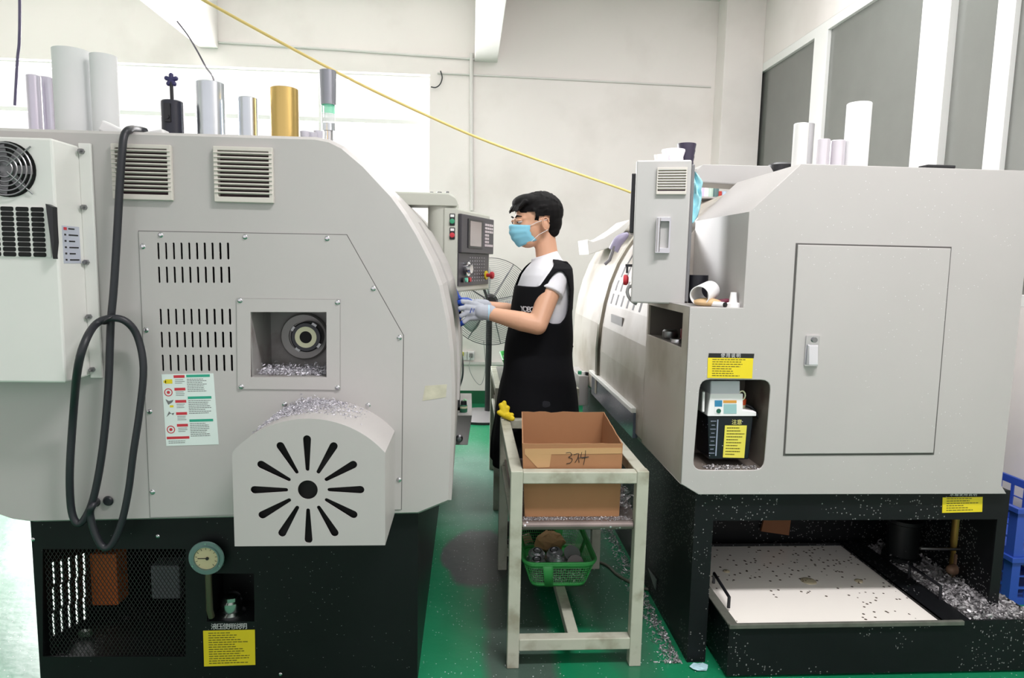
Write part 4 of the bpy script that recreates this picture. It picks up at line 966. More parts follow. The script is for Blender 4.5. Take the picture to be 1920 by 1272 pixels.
# ---- coolant tank
YT = 2.31; zt = .20
x0 = PZ(1368, 1171, zt).x; yf = PZ(1368, 1171, zt).y; yk = 2.76
xm0 = PZ(1756, 1155, zt).x; xm1 = PZ(1800, 1150, zt).x; x3 = PZ(1930, 1147, zt).x; yf = min(yf, PZ(1765, 1152, zt).y)
ct = thing('coolant_tank', 'black open coolant tank of milky fluid pulled out under the right lathe', 'tank', ((x0 + x3) / 2, yf, 0))
g = MB(); tt = .006
g.box2((x0, yf, .01), (x3, yf + tt, zt)).box2((x0, yk, .01), (x3, yk + tt, zt)).box2((x0, yf + tt, .01), (x0 + tt, yk, zt)).box2((x3 - tt, yf + tt, .01), (x3, yk, zt)).box2((x0 + tt, yf + tt, .01), (x3 - tt, yk, .016))
g.box2((xm0, yf + tt, .016), (xm0 + .004, yk, zt)).box2((xm1, yf + tt, .016), (xm1 + .004, yk, zt + .0)).box2((xm0, yf + tt, zt - .004), (xm1, yk, zt))
obj('tank_body', g, BLACKC, ct)
obj('tank_rim', MB().box2((x0 - .004, yf - .012, zt - .012), (xm1 - .03, yf + .001, zt + .004)).box2((x0 - .006, yf, zt - .004), (x0 + .028, yk, zt + .003)), mat('worn_rim', (96, 98, 90), .5, var=.3, scale=30), ct, bevel=.002)
fm = mat('milky_coolant', (250, 246, 238), .06, var=.02, scale=3, spec=.8, speck=(42, .22, (88, 78, 66), .7))
obj('coolant', MB().box2((x0 + .007, yf + tt, .03), (xm0, yk, zt - .012)), fm, ct)
# big bubbles
for (a_, b_, r) in ((1516, 1090, .03), (1362, 1072, .014), (1610, 1090, .016)):
    p = PZ(a_, b_, zt - .0115)
    obj('foam_bubble', MB().ell((p.x, p.y, zt - .012), (r, r, .007), seg=24), mat('foam_tan', (186, 176, 150), .25, speck=(90, .3, (120, 105, 85), .5)), ct, smooth=60)
g = MB()
def rod(pa, pb, up):
    a_, b_ = PZ(*pa, zt), PZ(*pb, zt); g.tube([(a_.x, a_.y, zt), (a_.x, a_.y, zt + up), (b_.x, b_.y, zt + up), (b_.x, b_.y, zt)], .006, 8)
g = MB(); rod((1338, 1094), (1366, 1140), .04); obj('lift_handle', g, PLB, ct, smooth=40)
g = MB(); rod((1704, 1083), (1762, 1124), .05); obj('lift_handle', g, PLB, ct, smooth=40)
obj('chip_bed', MB().box2((xm1 + .004, yf + tt, .02), (x3 - tt, yk, zt - .014)), mat('dull_chip_bed', (96, 94, 92), .6, .2, var=.4, scale=60), ct)
obj('metal_swarf', chips(MB(), 6500, lambda: (random.uniform(xm1 + .01, x3 - .01), random.uniform(yf + .012, yk - .02), zt - .012 + abs(random.gauss(.004, .010))), .0085), CHIP, label='thick bed of curled silver swarf in the right side of the coolant tank', cat='swarf', kind='stuff')
obj('metal_swarf', chips(MB(), 1200, lambda: (lambda t, k: (XB - .02 - abs(random.gauss(0, .03)), 2.2 + 1.2 * t, .003 + abs(random.gauss(0, .003))))(random.random() ** 1.4, 0), .005), CHIP, label='scattered silver swarf on the floor along the black base of the right lathe', cat='swarf', kind='stuff')
p = PY(1455, 1005, 2.8); obj('cardboard_scrap', MB().hexa([(p.x - .07, 2.80, .24), (p.x + .06, 2.80, .22), (p.x + .07, 2.81, .3), (p.x - .05, 2.81, .32)], [(p.x - .07, 2.815, .24), (p.x + .06, 2.815, .22), (p.x + .07, 2.82, .3), (p.x - .05, 2.82, .32)]), mat('brown_scrap', (128, 84, 54), .8), base)
# ---- pendant cabinet
cbx = [PY(1188, 303, 2.45), PY(1292, 302, 2.45)]
y0p = 2.45; ex0, ex1 = PY(1188, 430, y0p).x, PY(1286, 430, y0p).x; ez1, ez0 = PY(1240, 302, y0p).z, PY(1240, 569, y0p).z
cb = obj('control_cabinet', MB().box2((ex0, y0p, ez0), (ex1, y0p + .2, ez1)), mat('pendant_grey_paint', (182, 181, 179), .42, var=.03), rl, bevel=.006, label='grey control cabinet seen from its side', origin=(ex0, y0p, ez0))
lx0, lx1 = PY(1230, 340, y0p).x, PY(1283, 340, y0p).x; lz1, lz0 = PY(1255, 317, y0p).z, PY(1255, 367, y0p).z
g = MB().plate(rect(lx0, lz0, lx1, lz1), [rect(lx0 + .004, lz0 + .012, lx1 - .004, lz1 - .006)], 'y', y0p - .012, y0p)
lv_ = obj('vent_grille', g, mat('ivory_plastic', (205, 200, 192), .5), cb, bevel=.001)
g = MB()
for i in range(8): g.box(((lx0 + lx1) / 2, y0p - .008, lz0 + .016 + (lz1 - lz0 - .02) * (i + .5) / 8), (lx1 - lx0 - .004, .009, .0035), Matrix.Rotation(-.45, 4, 'X'))
obj('louver_slats', g, MATS['ivory_plastic'], lv_)
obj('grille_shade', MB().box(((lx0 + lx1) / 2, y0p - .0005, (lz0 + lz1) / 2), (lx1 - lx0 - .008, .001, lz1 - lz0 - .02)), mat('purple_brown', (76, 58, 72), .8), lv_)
hx0, hx1 = PY(1228, 440, y0p).x, PY(1254, 440, y0p).x; hz1, hz0 = PY(1240, 409, y0p).z, PY(1240, 475, y0p).z
hh = obj('pull_handle', MB().plate(rrect(hx0, hz0, hx1, hz1, .004), [rrect(hx0 + .014, hz0 + .018, hx1 - .006, hz1 - .014, .003)], 'y', y0p - .018, y0p), CHROME, cb, bevel=.003)
obj('handle_bar', MB().cyl((hx0 + .009, y0p - .026, hz0 + .004), (hx0 + .009, y0p - .026, hz1 - .004), .007), CHROME, hh, smooth=40)
obj('screen_bezel', MB().box2((ex0 - .016, y0p + .02, PY(1185, 437, y0p + .02).z), (ex0, y0p + .185, PY(1185, 325, y0p + .02).z)), PLB, cb, bevel=.003)
obj('rear_edge', MB().box2((ex1, y0p + .01, ez0 + .01), (ex1 + .012, y0p + .185, ez1 - .015)), mat('edge_grey', (118, 118, 120), .45), cb, bevel=.003)
p = PY(1168, 525, y0p + .05)
es = obj('emergency_stop', MB().cyl((ex0, p.y, p.z), (p.x + .02, p.y, p.z), .012), STEEL, cb, smooth=40)
obj('stop_button', MB().lathe([(0, 0), (.018, .001), (.02, .006), (.02, .014), (.012, .02), (0, .02)], (p.x - .012, p.y, p.z), (1, 0, 0), 24), RED, es, smooth=40)
p = PY(1174, 498, y0p + .04); obj('key_switch', MB().box((p.x + .012, p.y, p.z), (.05, .012, .01)).box((p.x - .006, p.y, p.z - .014), (.008, .01, .03)), PLB, cb)
obj('hand_wheel_cord', MB().tube(spline([PY(1184, 535, y0p + .03), PY(1174, 540, y0p + .03), PY(1173, 552, y0p + .03), PY(1180, 564, y0p + .03), PY(1190, 570, y0p + .03)]), .006, 8), mat('grey_cord', (150, 150, 150), .5), cb, smooth=50)
cb.rotation_euler.z = -.27
# arm holding it
ya = 2.78
A0, A1 = PY(1312, 312, ya), PY(1440, 350, ya)
g = MB().plate([(PY(1305, 335, ya).x, PY(1305, 322, ya).z), (PY(1318, 308, ya).x, PY(1318, 308, ya).z), (PY(1445, 311, ya).x, PY(1440, 311, ya).z), (PY(1470, 352, ya).x, PY(1440, 352, ya).z), (PY(1306, 344, ya).x, PY(1305, 342, ya).z)], [], 'y', ya, ya + .16)
am = obj('pendant_arm', g, mat('pendant_grey_paint', (182, 181, 179), .42), rl, bevel=.006)
obj('arm_pivot', MB().cyl((PY(1290, 300, ya).x, ya + .08, A0.z - .16), (PY(1290, 300, ya).x, ya + .08, A0.z - .005), .055).box2((PY(1270, 300, ya).x, ya + .02, A0.z - .06), (PY(1312, 300, ya).x, ya + .14, A0.z - .01)), mat('pendant_grey_paint', (182, 181, 179), .42), am, smooth=35)
p = PY(1464, 318, ya + .08); zm0, zm1 = PY(1464, 345, ya + .08).z, PY(1464, 307, ya + .08).z; obj('arm_mount', MB().lathe([(0, 0), (.055, 0), (.055, zm1 - zm0 - .008), (.045, zm1 - zm0), (0, zm1 - zm0)], (p.x, p.y, zm0), (0, 0, 1), 36), PLB, am, smooth=35)
ztop_arm = PY(1380, 309, ya).z
p = PY(1380, 303, ya + .08); obj('white_disc', MB().lathe([(0, 0), (.026, 0), (.026, .006), (0, .008)], (p.x, ya + .08, ztop_arm), (0, 0, 1), 28), WHITE, smooth=40, label='round white disc lying on top of the right pendant arm', cat='disc')
# cups, funnel stack on the cabinet
def cup(name, px, w0, ytop, y, m, label, cat='cup', zb5=None, rings=0, rim=1.25):
    p = PY(px, 300, y); r = PY(px + w0 / 2, 300, y).x - p.x; zt5 = PY(px, ytop, y).z; zb5 = ez1 if zb5 is None else zb5; h = zt5 - zb5
    prof = [(0, 0), (r / rim, 0)]
    if rings:
        for k in range(rings): prof += [(r * (.72 + .28 * k / rings), h * (k + .1) / rings), (r * (.76 + .26 * (k + 1) / rings), h * (k + .85) / rings)]
    prof += [(r, h), (r - .003, h), (r / rim - .003, .004), (0, .004)]
    obj(name, MB().lathe(prof, (p.x, p.y, zb5), (0, 0, 1), 28), m, smooth=35, label=label, cat=cat)
cup('plastic_cup', 1240, 27, 291, 2.54, WHITE, 'small white cup at the left on top of the right pendant cabinet')
cup('plastic_cup', 1262, 42, 281, 2.58, mat('ribbed_white', (228, 226, 232), .5), 'larger ribbed white cup in the middle on the right pendant cabinet', rings=2)
cup('funnel_stack', 1286, 34, 270, 2.62, mat('violet_black', (52, 46, 66), .4), 'stack of dark violet funnels on the right pendant cabinet', 'funnel', rings=4)
# light blue face mask hanging
hm = [(1293, 318), (1304, 330), (1309, 345), (1306, 360), (1312, 380), (1306, 400), (1298, 420), (1291, 422)]
yh = 2.47
cl = [PY(a_, b_, yh) for a_, b_ in ((1294, 318), (1301, 332), (1303, 345), (1304, 358), (1306, 374), (1303, 392), (1299, 408), (1294, 420))]
g = MB(); wd = [.008, .018, .026, .018, .022, .024, .02, .008]; rows = []
for c_, w_ in zip(spline(cl, 4), [wd[min(7, i // 4)] * (1 - (i % 4) / 4) + wd[min(7, i // 4 + 1)] * (i % 4) / 4 for i in range(29)]):
    rows.append([g.bm.verts.new(c_ + V(((k / 6 - .5) * 1.9 * w_, .02 * math.sin(k * 1.9 + c_.z * 40) * .5 - .0, (k / 6 - .5) * .01))) for k in range(7)])
for i in range(len(rows) - 1):
    for k in range(6): g.bm.faces.new([rows[i][k], rows[i][k + 1], rows[i + 1][k + 1], rows[i + 1][k]])
BLUE = mat('mask_blue', (165, 220, 230), .7, var=.04, scale=20)
hmo = obj('face_mask', g, BLUE, smooth=70, label='crumpled light blue face mask hanging off the side of the right pendant cabinet', cat='face mask')
so_ = hmo.modifiers.new('s', 'SOLIDIFY'); so_.thickness = .003
# bottles behind the arm
for i, (xx, m_) in enumerate(((1306, WHITE), (1314, mat('lilac_cap', (214, 200, 224), .5)), (1322, WHITE), (1330, mat('pale_green_b', (190, 214, 200), .5)), (1340, mat('dark_teal', (90, 120, 120), .5)))):
    p = PY(xx, 372, 3.25); zt6 = p.z + .07
    obj('spray_can', MB().lathe([(0, 0), (.018, 0), (.018, .05), (.012, .058), (.012, .068), (0, .07)], (p.x, p.y, zt6 - .07), (0, 0, 1), 16), m_, smooth=40, label=['white small bottle, leftmost in the row on the right lathe behind the arm', 'lilac small bottle in the row on the right lathe behind the arm', 'white small bottle in the middle of the row on the right lathe', 'pale green small bottle in the row on the right lathe', 'dark teal small bottle at the right end of the row behind the arm'][i], cat='bottle', group='small bottles behind the pendant arm')
obj('bottle_shelf', MB().box2((PY(1296, 372, 3.25).x, 3.17, PY(1320, 372, 3.25).z - .008), (PY(1375, 372, 3.25).x + .2, 3.33, PY(1320, 372, 3.25).z)), PAINT, rl)
for i, (xx, m_, lb) in enumerate(((1349, mat('red_knob', (190, 60, 50), .4), 'small red bottle cap object at the end of the shelf behind the arm'), (1357, mat('bluewhite_knob', (190, 214, 240), .4), 'small pale blue round tin at the end of the shelf behind the arm'))):
    p = PY(xx, 359, 3.25); obj('tin', MB().cyl((p.x, 3.25, PY(1320, 372, 3.25).z), (p.x, 3.25, PY(1320, 372, 3.25).z + .035), .014, .012), m_, smooth=40, label=lb, cat='tin')
# bars on top of the right lathe
ZTR = ztp
stand('white_tube', 1490, 1516, 232, 2.36, mat('matt_white_tube', (216, 216, 214), .6), 'wide white tube, leftmost of those standing on the right lathe', 'tube')
stand('aluminium_bar', 1507, 1527, 232, 2.66, mat('grey_bar', (176, 176, 178), .4, .3), 'grey bar half hidden behind the leftmost white tube on the right lathe')
stand('aluminium_bar', 1532, 1558, 262, 2.42, mat('satin_bar', (212, 208, 214), .35, .5), 'short satin bar, left one of the short pair on the right lathe')
stand('aluminium_bar', 1561, 1587, 264, 2.42, mat('satin_bar', (212, 208, 214), .35, .5), 'short satin bar, right one of the short pair beside the tall white roll')
stand('white_roll', 1588, 1630, 194, 2.42, ROLL, 'tallest white roll standing on the right lathe', 'roll')
p = PY(1752, 318, YR + .04); obj('rubber_pad', MB().box((p.x, YR + .03, ztp + .006), (.10, .05, .012)), PLB, bevel=.004, label='flat black pad lying on the top front edge of the right lathe', cat='pad')
# clutter on the notch shelf
zs_ = zsh + .0
p = PY(1309, 545, 2.42); zt7 = PY(1309, 516, 2.42).z
obj('black_pot', MB().lathe([(0, 0), (.034, 0), (.034, zt7 - zs_), (0, zt7 - zs_)], (p.x, 2.42, zs_), (0, 0, 1), 28), mat('ink_black', (16, 16, 26), .4), smooth=40, label='black pot in the dark corner of the ledge beside the pendant cabinet', cat='pot')
p = PY(1322, 548, 2.27)
g = MB().pipe((p.x - .03, 2.24, zs_ + .036), (p.x + .04, 2.33, zs_ + .052), .034, .031, 30)
obj('plastic_beaker', g, WHITE, smooth=40, label='white plastic tube lying on its side on the ledge of the right lathe', cat='tube')
g = MB(); p = PY(1330, 565, 2.24)
g.ell((p.x, 2.26, zs_ + .012), (.05, .035, .016), seg=24)
obj('rag', g, mat('tan_rag', (196, 166, 124), .8, var=.2, scale=30), smooth=60, label='crumpled tan rag under the white tube on the ledge', cat='rag')
p = PY(1358, 556, 2.27); obj('red_pouch', MB().box((p.x - .004, 2.29, zs_ + .012), (.06, .03, .02), Matrix.Rotation(-.15, 4, 'Y')), mat('maroon', (110, 34, 60), .5), smooth=None, bevel=.006, label='maroon pouch on the ledge behind the small white funnel', cat='pouch')
p = PY(1375, 560, 2.23)
obj('small_funnel', MB().lathe([(0, 0), (.026, 0), (.026, .012), (.014, .016), (.010, .05), (.008, .05), (0, .03)], (p.x + .0, 2.23, zs_), (0, 0, 1), 24), WHITE, smooth=40, label='small white funnel upside down at the front of the ledge', cat='funnel')
p = PY(1357, 573, 2.20)
g = MB().cyl((p.x - .035, 2.25, zs_ + .009), (p.x + .0, 2.195, zs_ + .009), .009)
mk = thing('marker', 'white marker with a black end lying at the edge of the ledge', 'marker', (p.x - .02, 2.23, zs_))
obj('barrel', g, WHITE, mk, smooth=40); obj('end_plug', MB().cyl((p.x, 2.195, zs_ + .009), (p.x + .003, 2.190, zs_ + .009), .0085), INK, mk)
# parts in the side recess
yr_ = (y0_ + y1_) / 2
obj('machined_puck', MB().lathe([(0, 0), (.026, 0), (.03, .008), (.03, .03), (.024, .036), (0, .036)], (XS + .045, yr_ + .06, z0_), (0, 0, 1), 24), STEEL, smooth=40, label='round silver cap in the side recess of the right lathe, further back', cat='metal part')
obj('machined_puck', MB().lathe([(0, 0), (.03, 0), (.03, .014), (.02, .016), (0, .016)], (XS + .04, yr_ - .06, z0_), (0, 0, 1), 24), CHROME, smooth=40, label='flat shiny ring in the side recess of the right lathe, nearest the front', cat='metal part')
obj('red_lid', MB().lathe([(0, 0), (.024, 0), (.024, .045), (0, .05)], (XS + .09, yr_ - .0, z0_), (0, 0, 1), 20), mat('dark_red_cap', (96, 30, 34), .4), smooth=40, label='small dark red jar behind the shiny ring in the side recess', cat='lid')  # a loose dark red lid, shaped as a small closed cylinder

# ------------------------------------------------------------------ carts
CART = mat('cart_grey_green_paint', (178, 179, 164), .45, var=.12, scale=9, stain=(14, (120, 112, 90), .6))
CX0, CX1, CY0, CY1, CH = .150, .627, 2.187, 2.983, .715
def build_cart(org, label):
    t = thing('steel_cart', label, 'cart', org); r = .021
    ox, oy = org[0], org[1]; W_, D_ = CX1 - CX0, CY1 - CY0
    X0, X1, Y0, Y1 = ox - W_ / 2, ox + W_ / 2, oy - D_ / 2, oy + D_ / 2
    for x in (X0 + r, X1 - r):
        for y in (Y0 + r, Y1 - r):
            obj('leg', MB().box2((x - r, y - r, 0), (x + r, y + r, CH)), CART, t, bevel=.003)
    for y in (Y0 + r, Y1 - r):
        obj('top_rail', MB().box2((X0 + 2 * r, y - r, CH - .044), (X1 - 2 * r, y + r, CH - .003)), CART, t, bevel=.003)
        obj('lower_rail', MB().box2((X0 + 2 * r, y - r, .065), (X1 - 2 * r, y + r, .108)), CART, t, bevel=.003)
    for x in (X0 + r, X1 - r):
        obj('side_rail', MB().box2((x - r, Y0 + 2 * r, CH - .044), (x + r, Y1 - 2 * r, CH - .003)), CART, t, bevel=.003)
    for x in (X0 + r, X1 - r):
        obj('shelf_bearer', MB().box2((x - r * .6, Y0 + 2 * r, .475), (x + r * .6, Y1 - 2 * r, .500)), CART, t, bevel=.002)
    obj('centre_bar', MB().box2((ox - .02 , Y0 + 2 * r, .068), (ox + .02, Y1 - 2 * r, .106)), CART, t, bevel=.003)
    g = MB(); zs = .530; R_ = .016
    prof = [(Y0 + .012 + R_ - R_ * math.sin(a), zs - R_ + R_ * math.cos(a)) for a in [PI * i / 8 for i in range(9)]]
    prof = [(Y1 - .03, zs)] + prof + [(Y0 + .03 + R_, zs - 2 * R_)]
    inn = [(p[0] + (.002 if 0 < i < len(prof) - 1 else 0), p[1] - (.002 if p[1] > zs - R_ else -.002)) for i, p in enumerate(prof)]
    for i in range(len(prof) - 1):
        a_, b_, c_, d_ = prof[i], prof[i + 1], inn[i + 1], inn[i]
        g.hexa([(X0 + .045, *a_), (X0 + .045, *b_), (X0 + .045, *c_), (X0 + .045, *d_)], [(X1 - .045, *a_), (X1 - .045, *b_), (X1 - .045, *c_), (X1 - .045, *d_)])
    g.box2((X0 + .02, Y0 + .05, zs - .004), (X1 - .02, Y1 - .05, zs - .0005))
    obj('shelf', g, mat('worn_brown_steel', (128, 116, 112), .35, .6, var=.25, scale=12, speck=(90, .3, (215, 215, 220), .45)), t, smooth=40)
    return t
ox, oy = (CX0 + CX1) / 2, (CY0 + CY1) / 2
cart = build_cart((ox, oy, 0), 'grey green steel cart in the foreground aisle carrying the cardboard box')
q = PY(913, 700, 4.52)
cart2 = dup(cart, (.155 + (CX1 - CX0) / 2, 3.69 + (CY1 - CY0) / 2, 0), label='second grey green steel cart behind the worker holding a green basket')
def swarf_shelf():
    return (random.uniform(CX0 + .05, CX1 - .05), random.choice((random.uniform(CY0 + .03, CY0 + .06), random.uniform(CY0 + .02, CY0 + .5))), .5305 + abs(random.gauss(0, .0008)))
obj('metal_swarf', chips(MB(), 2200, swarf_shelf, .0022), CHIP, label='dusting of swarf on the shelf of the foreground cart', cat='swarf', kind='stuff')
# rag/metal pile at the right of the shelf
obj('metal_swarf', chips(MB(), 700, lambda: (CX1 - .055 + random.gauss(0, .018), CY0 + .25 + random.gauss(0, .06), .534 + abs(random.gauss(0, .02))), .007), CHIP, label='small heap of bright swarf between the cardboard box and the right cart leg', cat='swarf', kind='stuff')
# cardboard box
CB = mat('cardboard', (158, 114, 78), .8, var=.08, scale=5, stain=(4, (150, 106, 70), .5)); CBI = mat('cardboard_inside', (164, 120, 86), .85, var=.05)
bx = thing('cardboard_box', 'open brown cardboard box with handwriting on the foreground cart', 'box', (.375, 2.5, .532))
yb0, zb0 = 2.245, .532; yb1 = PZ(1055, 772, PY(1070, 833, 2.235).z).y
c00, c10 = PY(984, 962, yb0), PY(1161, 962, yb0); t00, t10 = PY(979, 834, yb0 - .01), PY(1168, 832, yb0 - .01)
tb0, tb1 = PY(978, 771, yb1), PY(1133, 775, yb1); zt_f = (t00.z + t10.z) / 2; zt_b = (tb0.z + tb1.z) / 2
for q_ in (t10, tb1, c10): q_.x = min(q_.x, CX1 - .048)
lo = [V((c00.x, yb0, zb0)), V((c10.x, yb0, zb0)), V((tb1.x - .02, yb1 - .02, zb0)), V((tb0.x + .012, yb1 - .02, zb0))]
hi = [V((t00.x, yb0 - .01, zt_f)), V((t10.x, yb0 - .01, zt_f)), V((tb1.x, yb1, zt_b)), V((tb0.x, yb1, zt_b))]
for i, nm in enumerate(('front_wall', 'side_wall', 'back_wall', 'side_wall')):
    j = (i + 1) % 4; g = MB(); n = 14; th = .004
    cc = (lo[0] + lo[2]) / 2; o_, i_ = [], []
    for k in range(n + 1):
        u_ = k / n; a_ = lo[i].lerp(lo[j], u_); b_ = hi[i].lerp(hi[j], u_) + V((0, 0, random.gauss(0, .0014)))
        d_ = (cc - (lo[i] + lo[j]) / 2); d_.z = 0; d_.normalize()
        o_.append((g.bm.verts.new(a_), g.bm.verts.new(b_))); i_.append((g.bm.verts.new(a_ + d_ * th), g.bm.verts.new(b_ + d_ * th)))
    for k in range(n):
        g.bm.faces.new([o_[k][0], o_[k + 1][0], o_[k + 1][1], o_[k][1]]); g.bm.faces.new([i_[k][0], i_[k][1], i_[k + 1][1], i_[k + 1][0]])
        g.bm.faces.new([o_[k][1], o_[k + 1][1], i_[k + 1][1], i_[k][1]]); g.bm.faces.new([o_[k][0], i_[k][0], i_[k + 1][0], o_[k + 1][0]])
    for k in (0, n): g.bm.faces.new([o_[k][0], o_[k][1], i_[k][1], i_[k][0]])
    wl_ = obj(nm, g, CB, bx)
    if i == 0: fw = wl_
obj('bottom', MB().hexa([p + V((0, 0, .0005)) for p in lo], [p + V((0, 0, .004)) for p in lo]), CBI, bx)
def BXP(px, py): # on the leaning front wall
    z = PY(px, py, yb0 - .006).z; k = (z - zb0) / (zt_f - zb0); return PY(px, py, yb0 - .01 * k - .0012)
g = MB()
for st__ in (((1061, 850), (1069, 849), (1072, 854), (1066, 858), (1073, 861), (1070, 868), (1062, 870)), ((1076, 853), (1085, 851), (1083, 860), (1078, 868)), ((1084, 855), (1086, 868)), ((1091, 848), (1090, 859), (1104, 857)), ((1098, 845), (1097, 858), (1094, 872)), ((1086, 859), (1104, 857))):
    g.tube(spline([BXP(*p) for p in st__], 4), .0011, 5)
obj('handwriting', g, INK, fw)
TAPE = mat('clear_packing_tape', (186, 148, 106), .12, var=.05)
def tape(pts): return MB().face([BXP(*p) for p in pts])
g = MB()
for pts in (((984, 842), (1166, 840), (1166, 851), (984, 853)), ((985, 853), (1034, 852), (1030, 877), (1008, 878))): g.hexa([BXP(*p) for p in pts], [BXP(*p) + V((0, .0012, 0)) for p in pts])
obj('packing_tape', g, TAPE, fw)
# green basket
GB = mat('green_basket_plastic', (76, 186, 98), .4, var=.04)
def basket(org, label, fill=True):
    X, Y, Z = org; L, W_, Hh = .44, .30, .115
    t = thing('plastic_basket', label, 'basket', org)
    def ring(w, l, z, n=7, r=.05): return [V((X + p[0], Y + p[1], Z + z)) for p in rrect(-w / 2, -l / 2, w / 2, l / 2, r, n)]
    R0, R1 = ring(W_ - .075, L - .075, 0, r=.035), ring(W_, L, Hh)
    N = len(R0)
    # perforated walls: lattice of bars
    g = MB()
    def wallpt(u, v):  # u around 0..N
        i = int(u) % N; f = u - int(u); return R0[i].lerp(R0[(i + 1) % N], f).lerp(R1[i].lerp(R1[(i + 1) % N], f), v)
    per = [0]
    for i in range(N): per.append(per[-1] + (R1[(i + 1) % N] - R1[i]).length)
    def at(s): 
        s %= per[-1]
        for i in range(N):
            if per[i] <= s <= per[i + 1]: return i + (s - per[i]) / max(1e-9, per[i + 1] - per[i])
        return 0
    m_ = 130
    for k in range(m_):
        u = at(per[-1] * k / m_); g.tube([wallpt(u, .1), wallpt(u, .8)], .0011, 4, cap=False)
    for v in (.18, .28, .38, .48, .58, .68, .78): g.tube([wallpt(at(per[-1] * k / 80), v) for k in range(80)], .0011, 4, closed=True)
    obj('lattice_wall', g, GB, t)
    g = MB()
    for u_list in [[at(per[-1] * (q_ + (k - 2) / 130.)) for k in range(5)] for q_ in (0.09, .25, .41, .59, .75, .91)]:
        a_ = [wallpt(u, 0) for u in u_list]; b_ = [wallpt(u, 1) for u in u_list]
        for k in range(4): g.face([a_[k], a_[k + 1], b_[k + 1], b_[k]])
    for v0, v1 in ((-.0, .13), (.8, 1.0)):
        for k in range(80):
            u0, u1 = at(per[-1] * k / 80), at(per[-1] * (k + 1) / 80 - 1e-6); g.face([wallpt(u0, v0), wallpt(u1, v0), wallpt(u1, v1), wallpt(u0, v1)])
    bmesh.ops.remove_doubles(g.bm, verts=g.bm.verts, dist=1e-5)
    o = obj('solid_bands', g, GB, t, smooth=40); s_ = o.modifiers.new('s', 'SOLIDIFY'); s_.thickness = .0025
    g = MB(); g.tube([wallpt(at(per[-1] * k / 90), 1.0) + V((0, 0, 0)) for k in range(90)], .0055, 8, closed=True)
    g.tube([wallpt(at(per[-1] * k / 90), .93) for k in range(90)], .0048, 8, closed=True)
    obj('rim', g, GB, t, smooth=60)
    g = MB(); f_ = g.face([p + V((0, 0, .0005)) for p in R0]); g.face([p + V((0, 0, .003)) for p in R0][::-1])
    obj('basket_floor', g, GB, t)
    return t
bp0, bp1 = PZ(974, 1058, .2255), PZ(1129, 1056, .2255); BO = ((bp0.x + bp1.x) / 2, bp0.y + .225, .1085)
bk = basket(BO, 'green plastic basket of machined parts under the shelf of the foreground cart')
b2 = dup(bk, (.36, 4.15, .7165), label='green plastic basket on top of the second cart behind the worker')
# second cart needs a top sheet for its basket
obj('steel_sheet', MB().box2((.19, 3.72, .7145), (.6, 4.45, .7165)), mat('dull_sheet', (120, 120, 116), .5, .5), label='flat steel sheet lying across the top of the second cart', cat='sheet')
# discs in the basket
dm = mat('machined_aluminium', (222, 222, 226), .28, .7, var=.08)
dz = BO[2] + .004
disc0 = thing('machined_part', 'x', 'metal part', (0, 0, 0), 'machined parts in the green basket')
obj('flange', MB().lathe([(0, 0), (.034, 0), (.036, .003), (.036, .010), (.026, .012), (.026, .024), (.024, .026), (0, .026)], (0, 0, 0), (0, 0, 1), 32), dm, disc0, smooth=30)
obj('bore_edge', MB().lathe([(.014, .0262), (.018, .0262), (.018, .028), (.014, .028)], (0, 0, 0), (0, 0, 1), 28, closed=True), CHROME, disc0, smooth=30)
spots = [(-.085, -.13, 0, .1, .3), (-.085, -.13, .027, .2, -.1), (-.08, -.05, 0, .0, .2), (-.08, -.05, .028, .3, .1), (-.005, -.13, 0, .15, 0), (-.002, -.12, .028, -.1, .25), (0, -.045, 0, .1, .1), (.0, -.045, .028, .15, -.2), (-.08, .04, 0, 0, 0), (.0, .04, 0, .1, .1), (.075, .03, 0, .1, 0)]
DL = ['shiny flange at the bottom of the front left stack in the green basket', 'shiny flange on top of the front left stack in the green basket', 'lower flange of the left pile, second from the basket front', 'upper flange of the left pile, second from the basket front', 'lower shiny flange at the front middle of the green basket', 'upper shiny flange at the front middle, nearest the dark faced disc', 'lower flange in the centre of the green basket', 'upper flange in the centre of the green basket', 'single flange at the rear left of the green basket', 'single flange in the rear middle by the crumpled tan paper', 'single flange at the rear right of the green basket']
for i, (a_, b_, c_, rx_, ry_) in enumerate(spots):
    o = disc0 if i == 0 else dup(disc0, (0, 0, 0))
    o.location = (BO[0] + a_, BO[1] + b_, dz + c_ * 1.3 + .004 + (.026 if c_ > 0 and i < 8 else 0)); o.rotation_euler = (rx_, ry_, 0); o['label'] = DL[i]
def plaindisc(loc, rot, label, m):
    g = MB().lathe([(0, 0), (.036, 0), (.037, .001), (.037, .006), (.036, .007), (0, .007)], (0, 0, 0), (0, 0, 1), 36); g.xf(Matrix.Translation(loc) @ Euler(rot).to_matrix().to_4x4())
    return obj('metal_disc', g, m, smooth=30, label=label, cat='metal disc')
plaindisc((BO[0] + .075, BO[1] - .12, dz + .062), (1.05, .1, .1), 'dark faced round metal disc leaning at the front of the green basket', mat('dark_disc', (92, 90, 90), .3, .9))
plaindisc((BO[0] + .07, BO[1] - .06, dz + .078), (.7, .1, .2), 'bright round metal disc leaning behind the dark one in the green basket', dm)
obj('crumpled_paper', MB().ell((BO[0] + .0, BO[1] + .13, dz + .046), (.07, .05, .045), seg=14, rings=8), mat('tan_paper', (196, 158, 112), .8, var=.1, scale=20), smooth=None, label='crumpled tan paper at the back of the green basket', cat='paper')
cpo = bpy.data.objects['crumpled_paper']
for v in cpo.data.vertices: v.co += V((random.gauss(0, .006), random.gauss(0, .006), abs(random.gauss(0, .005))))
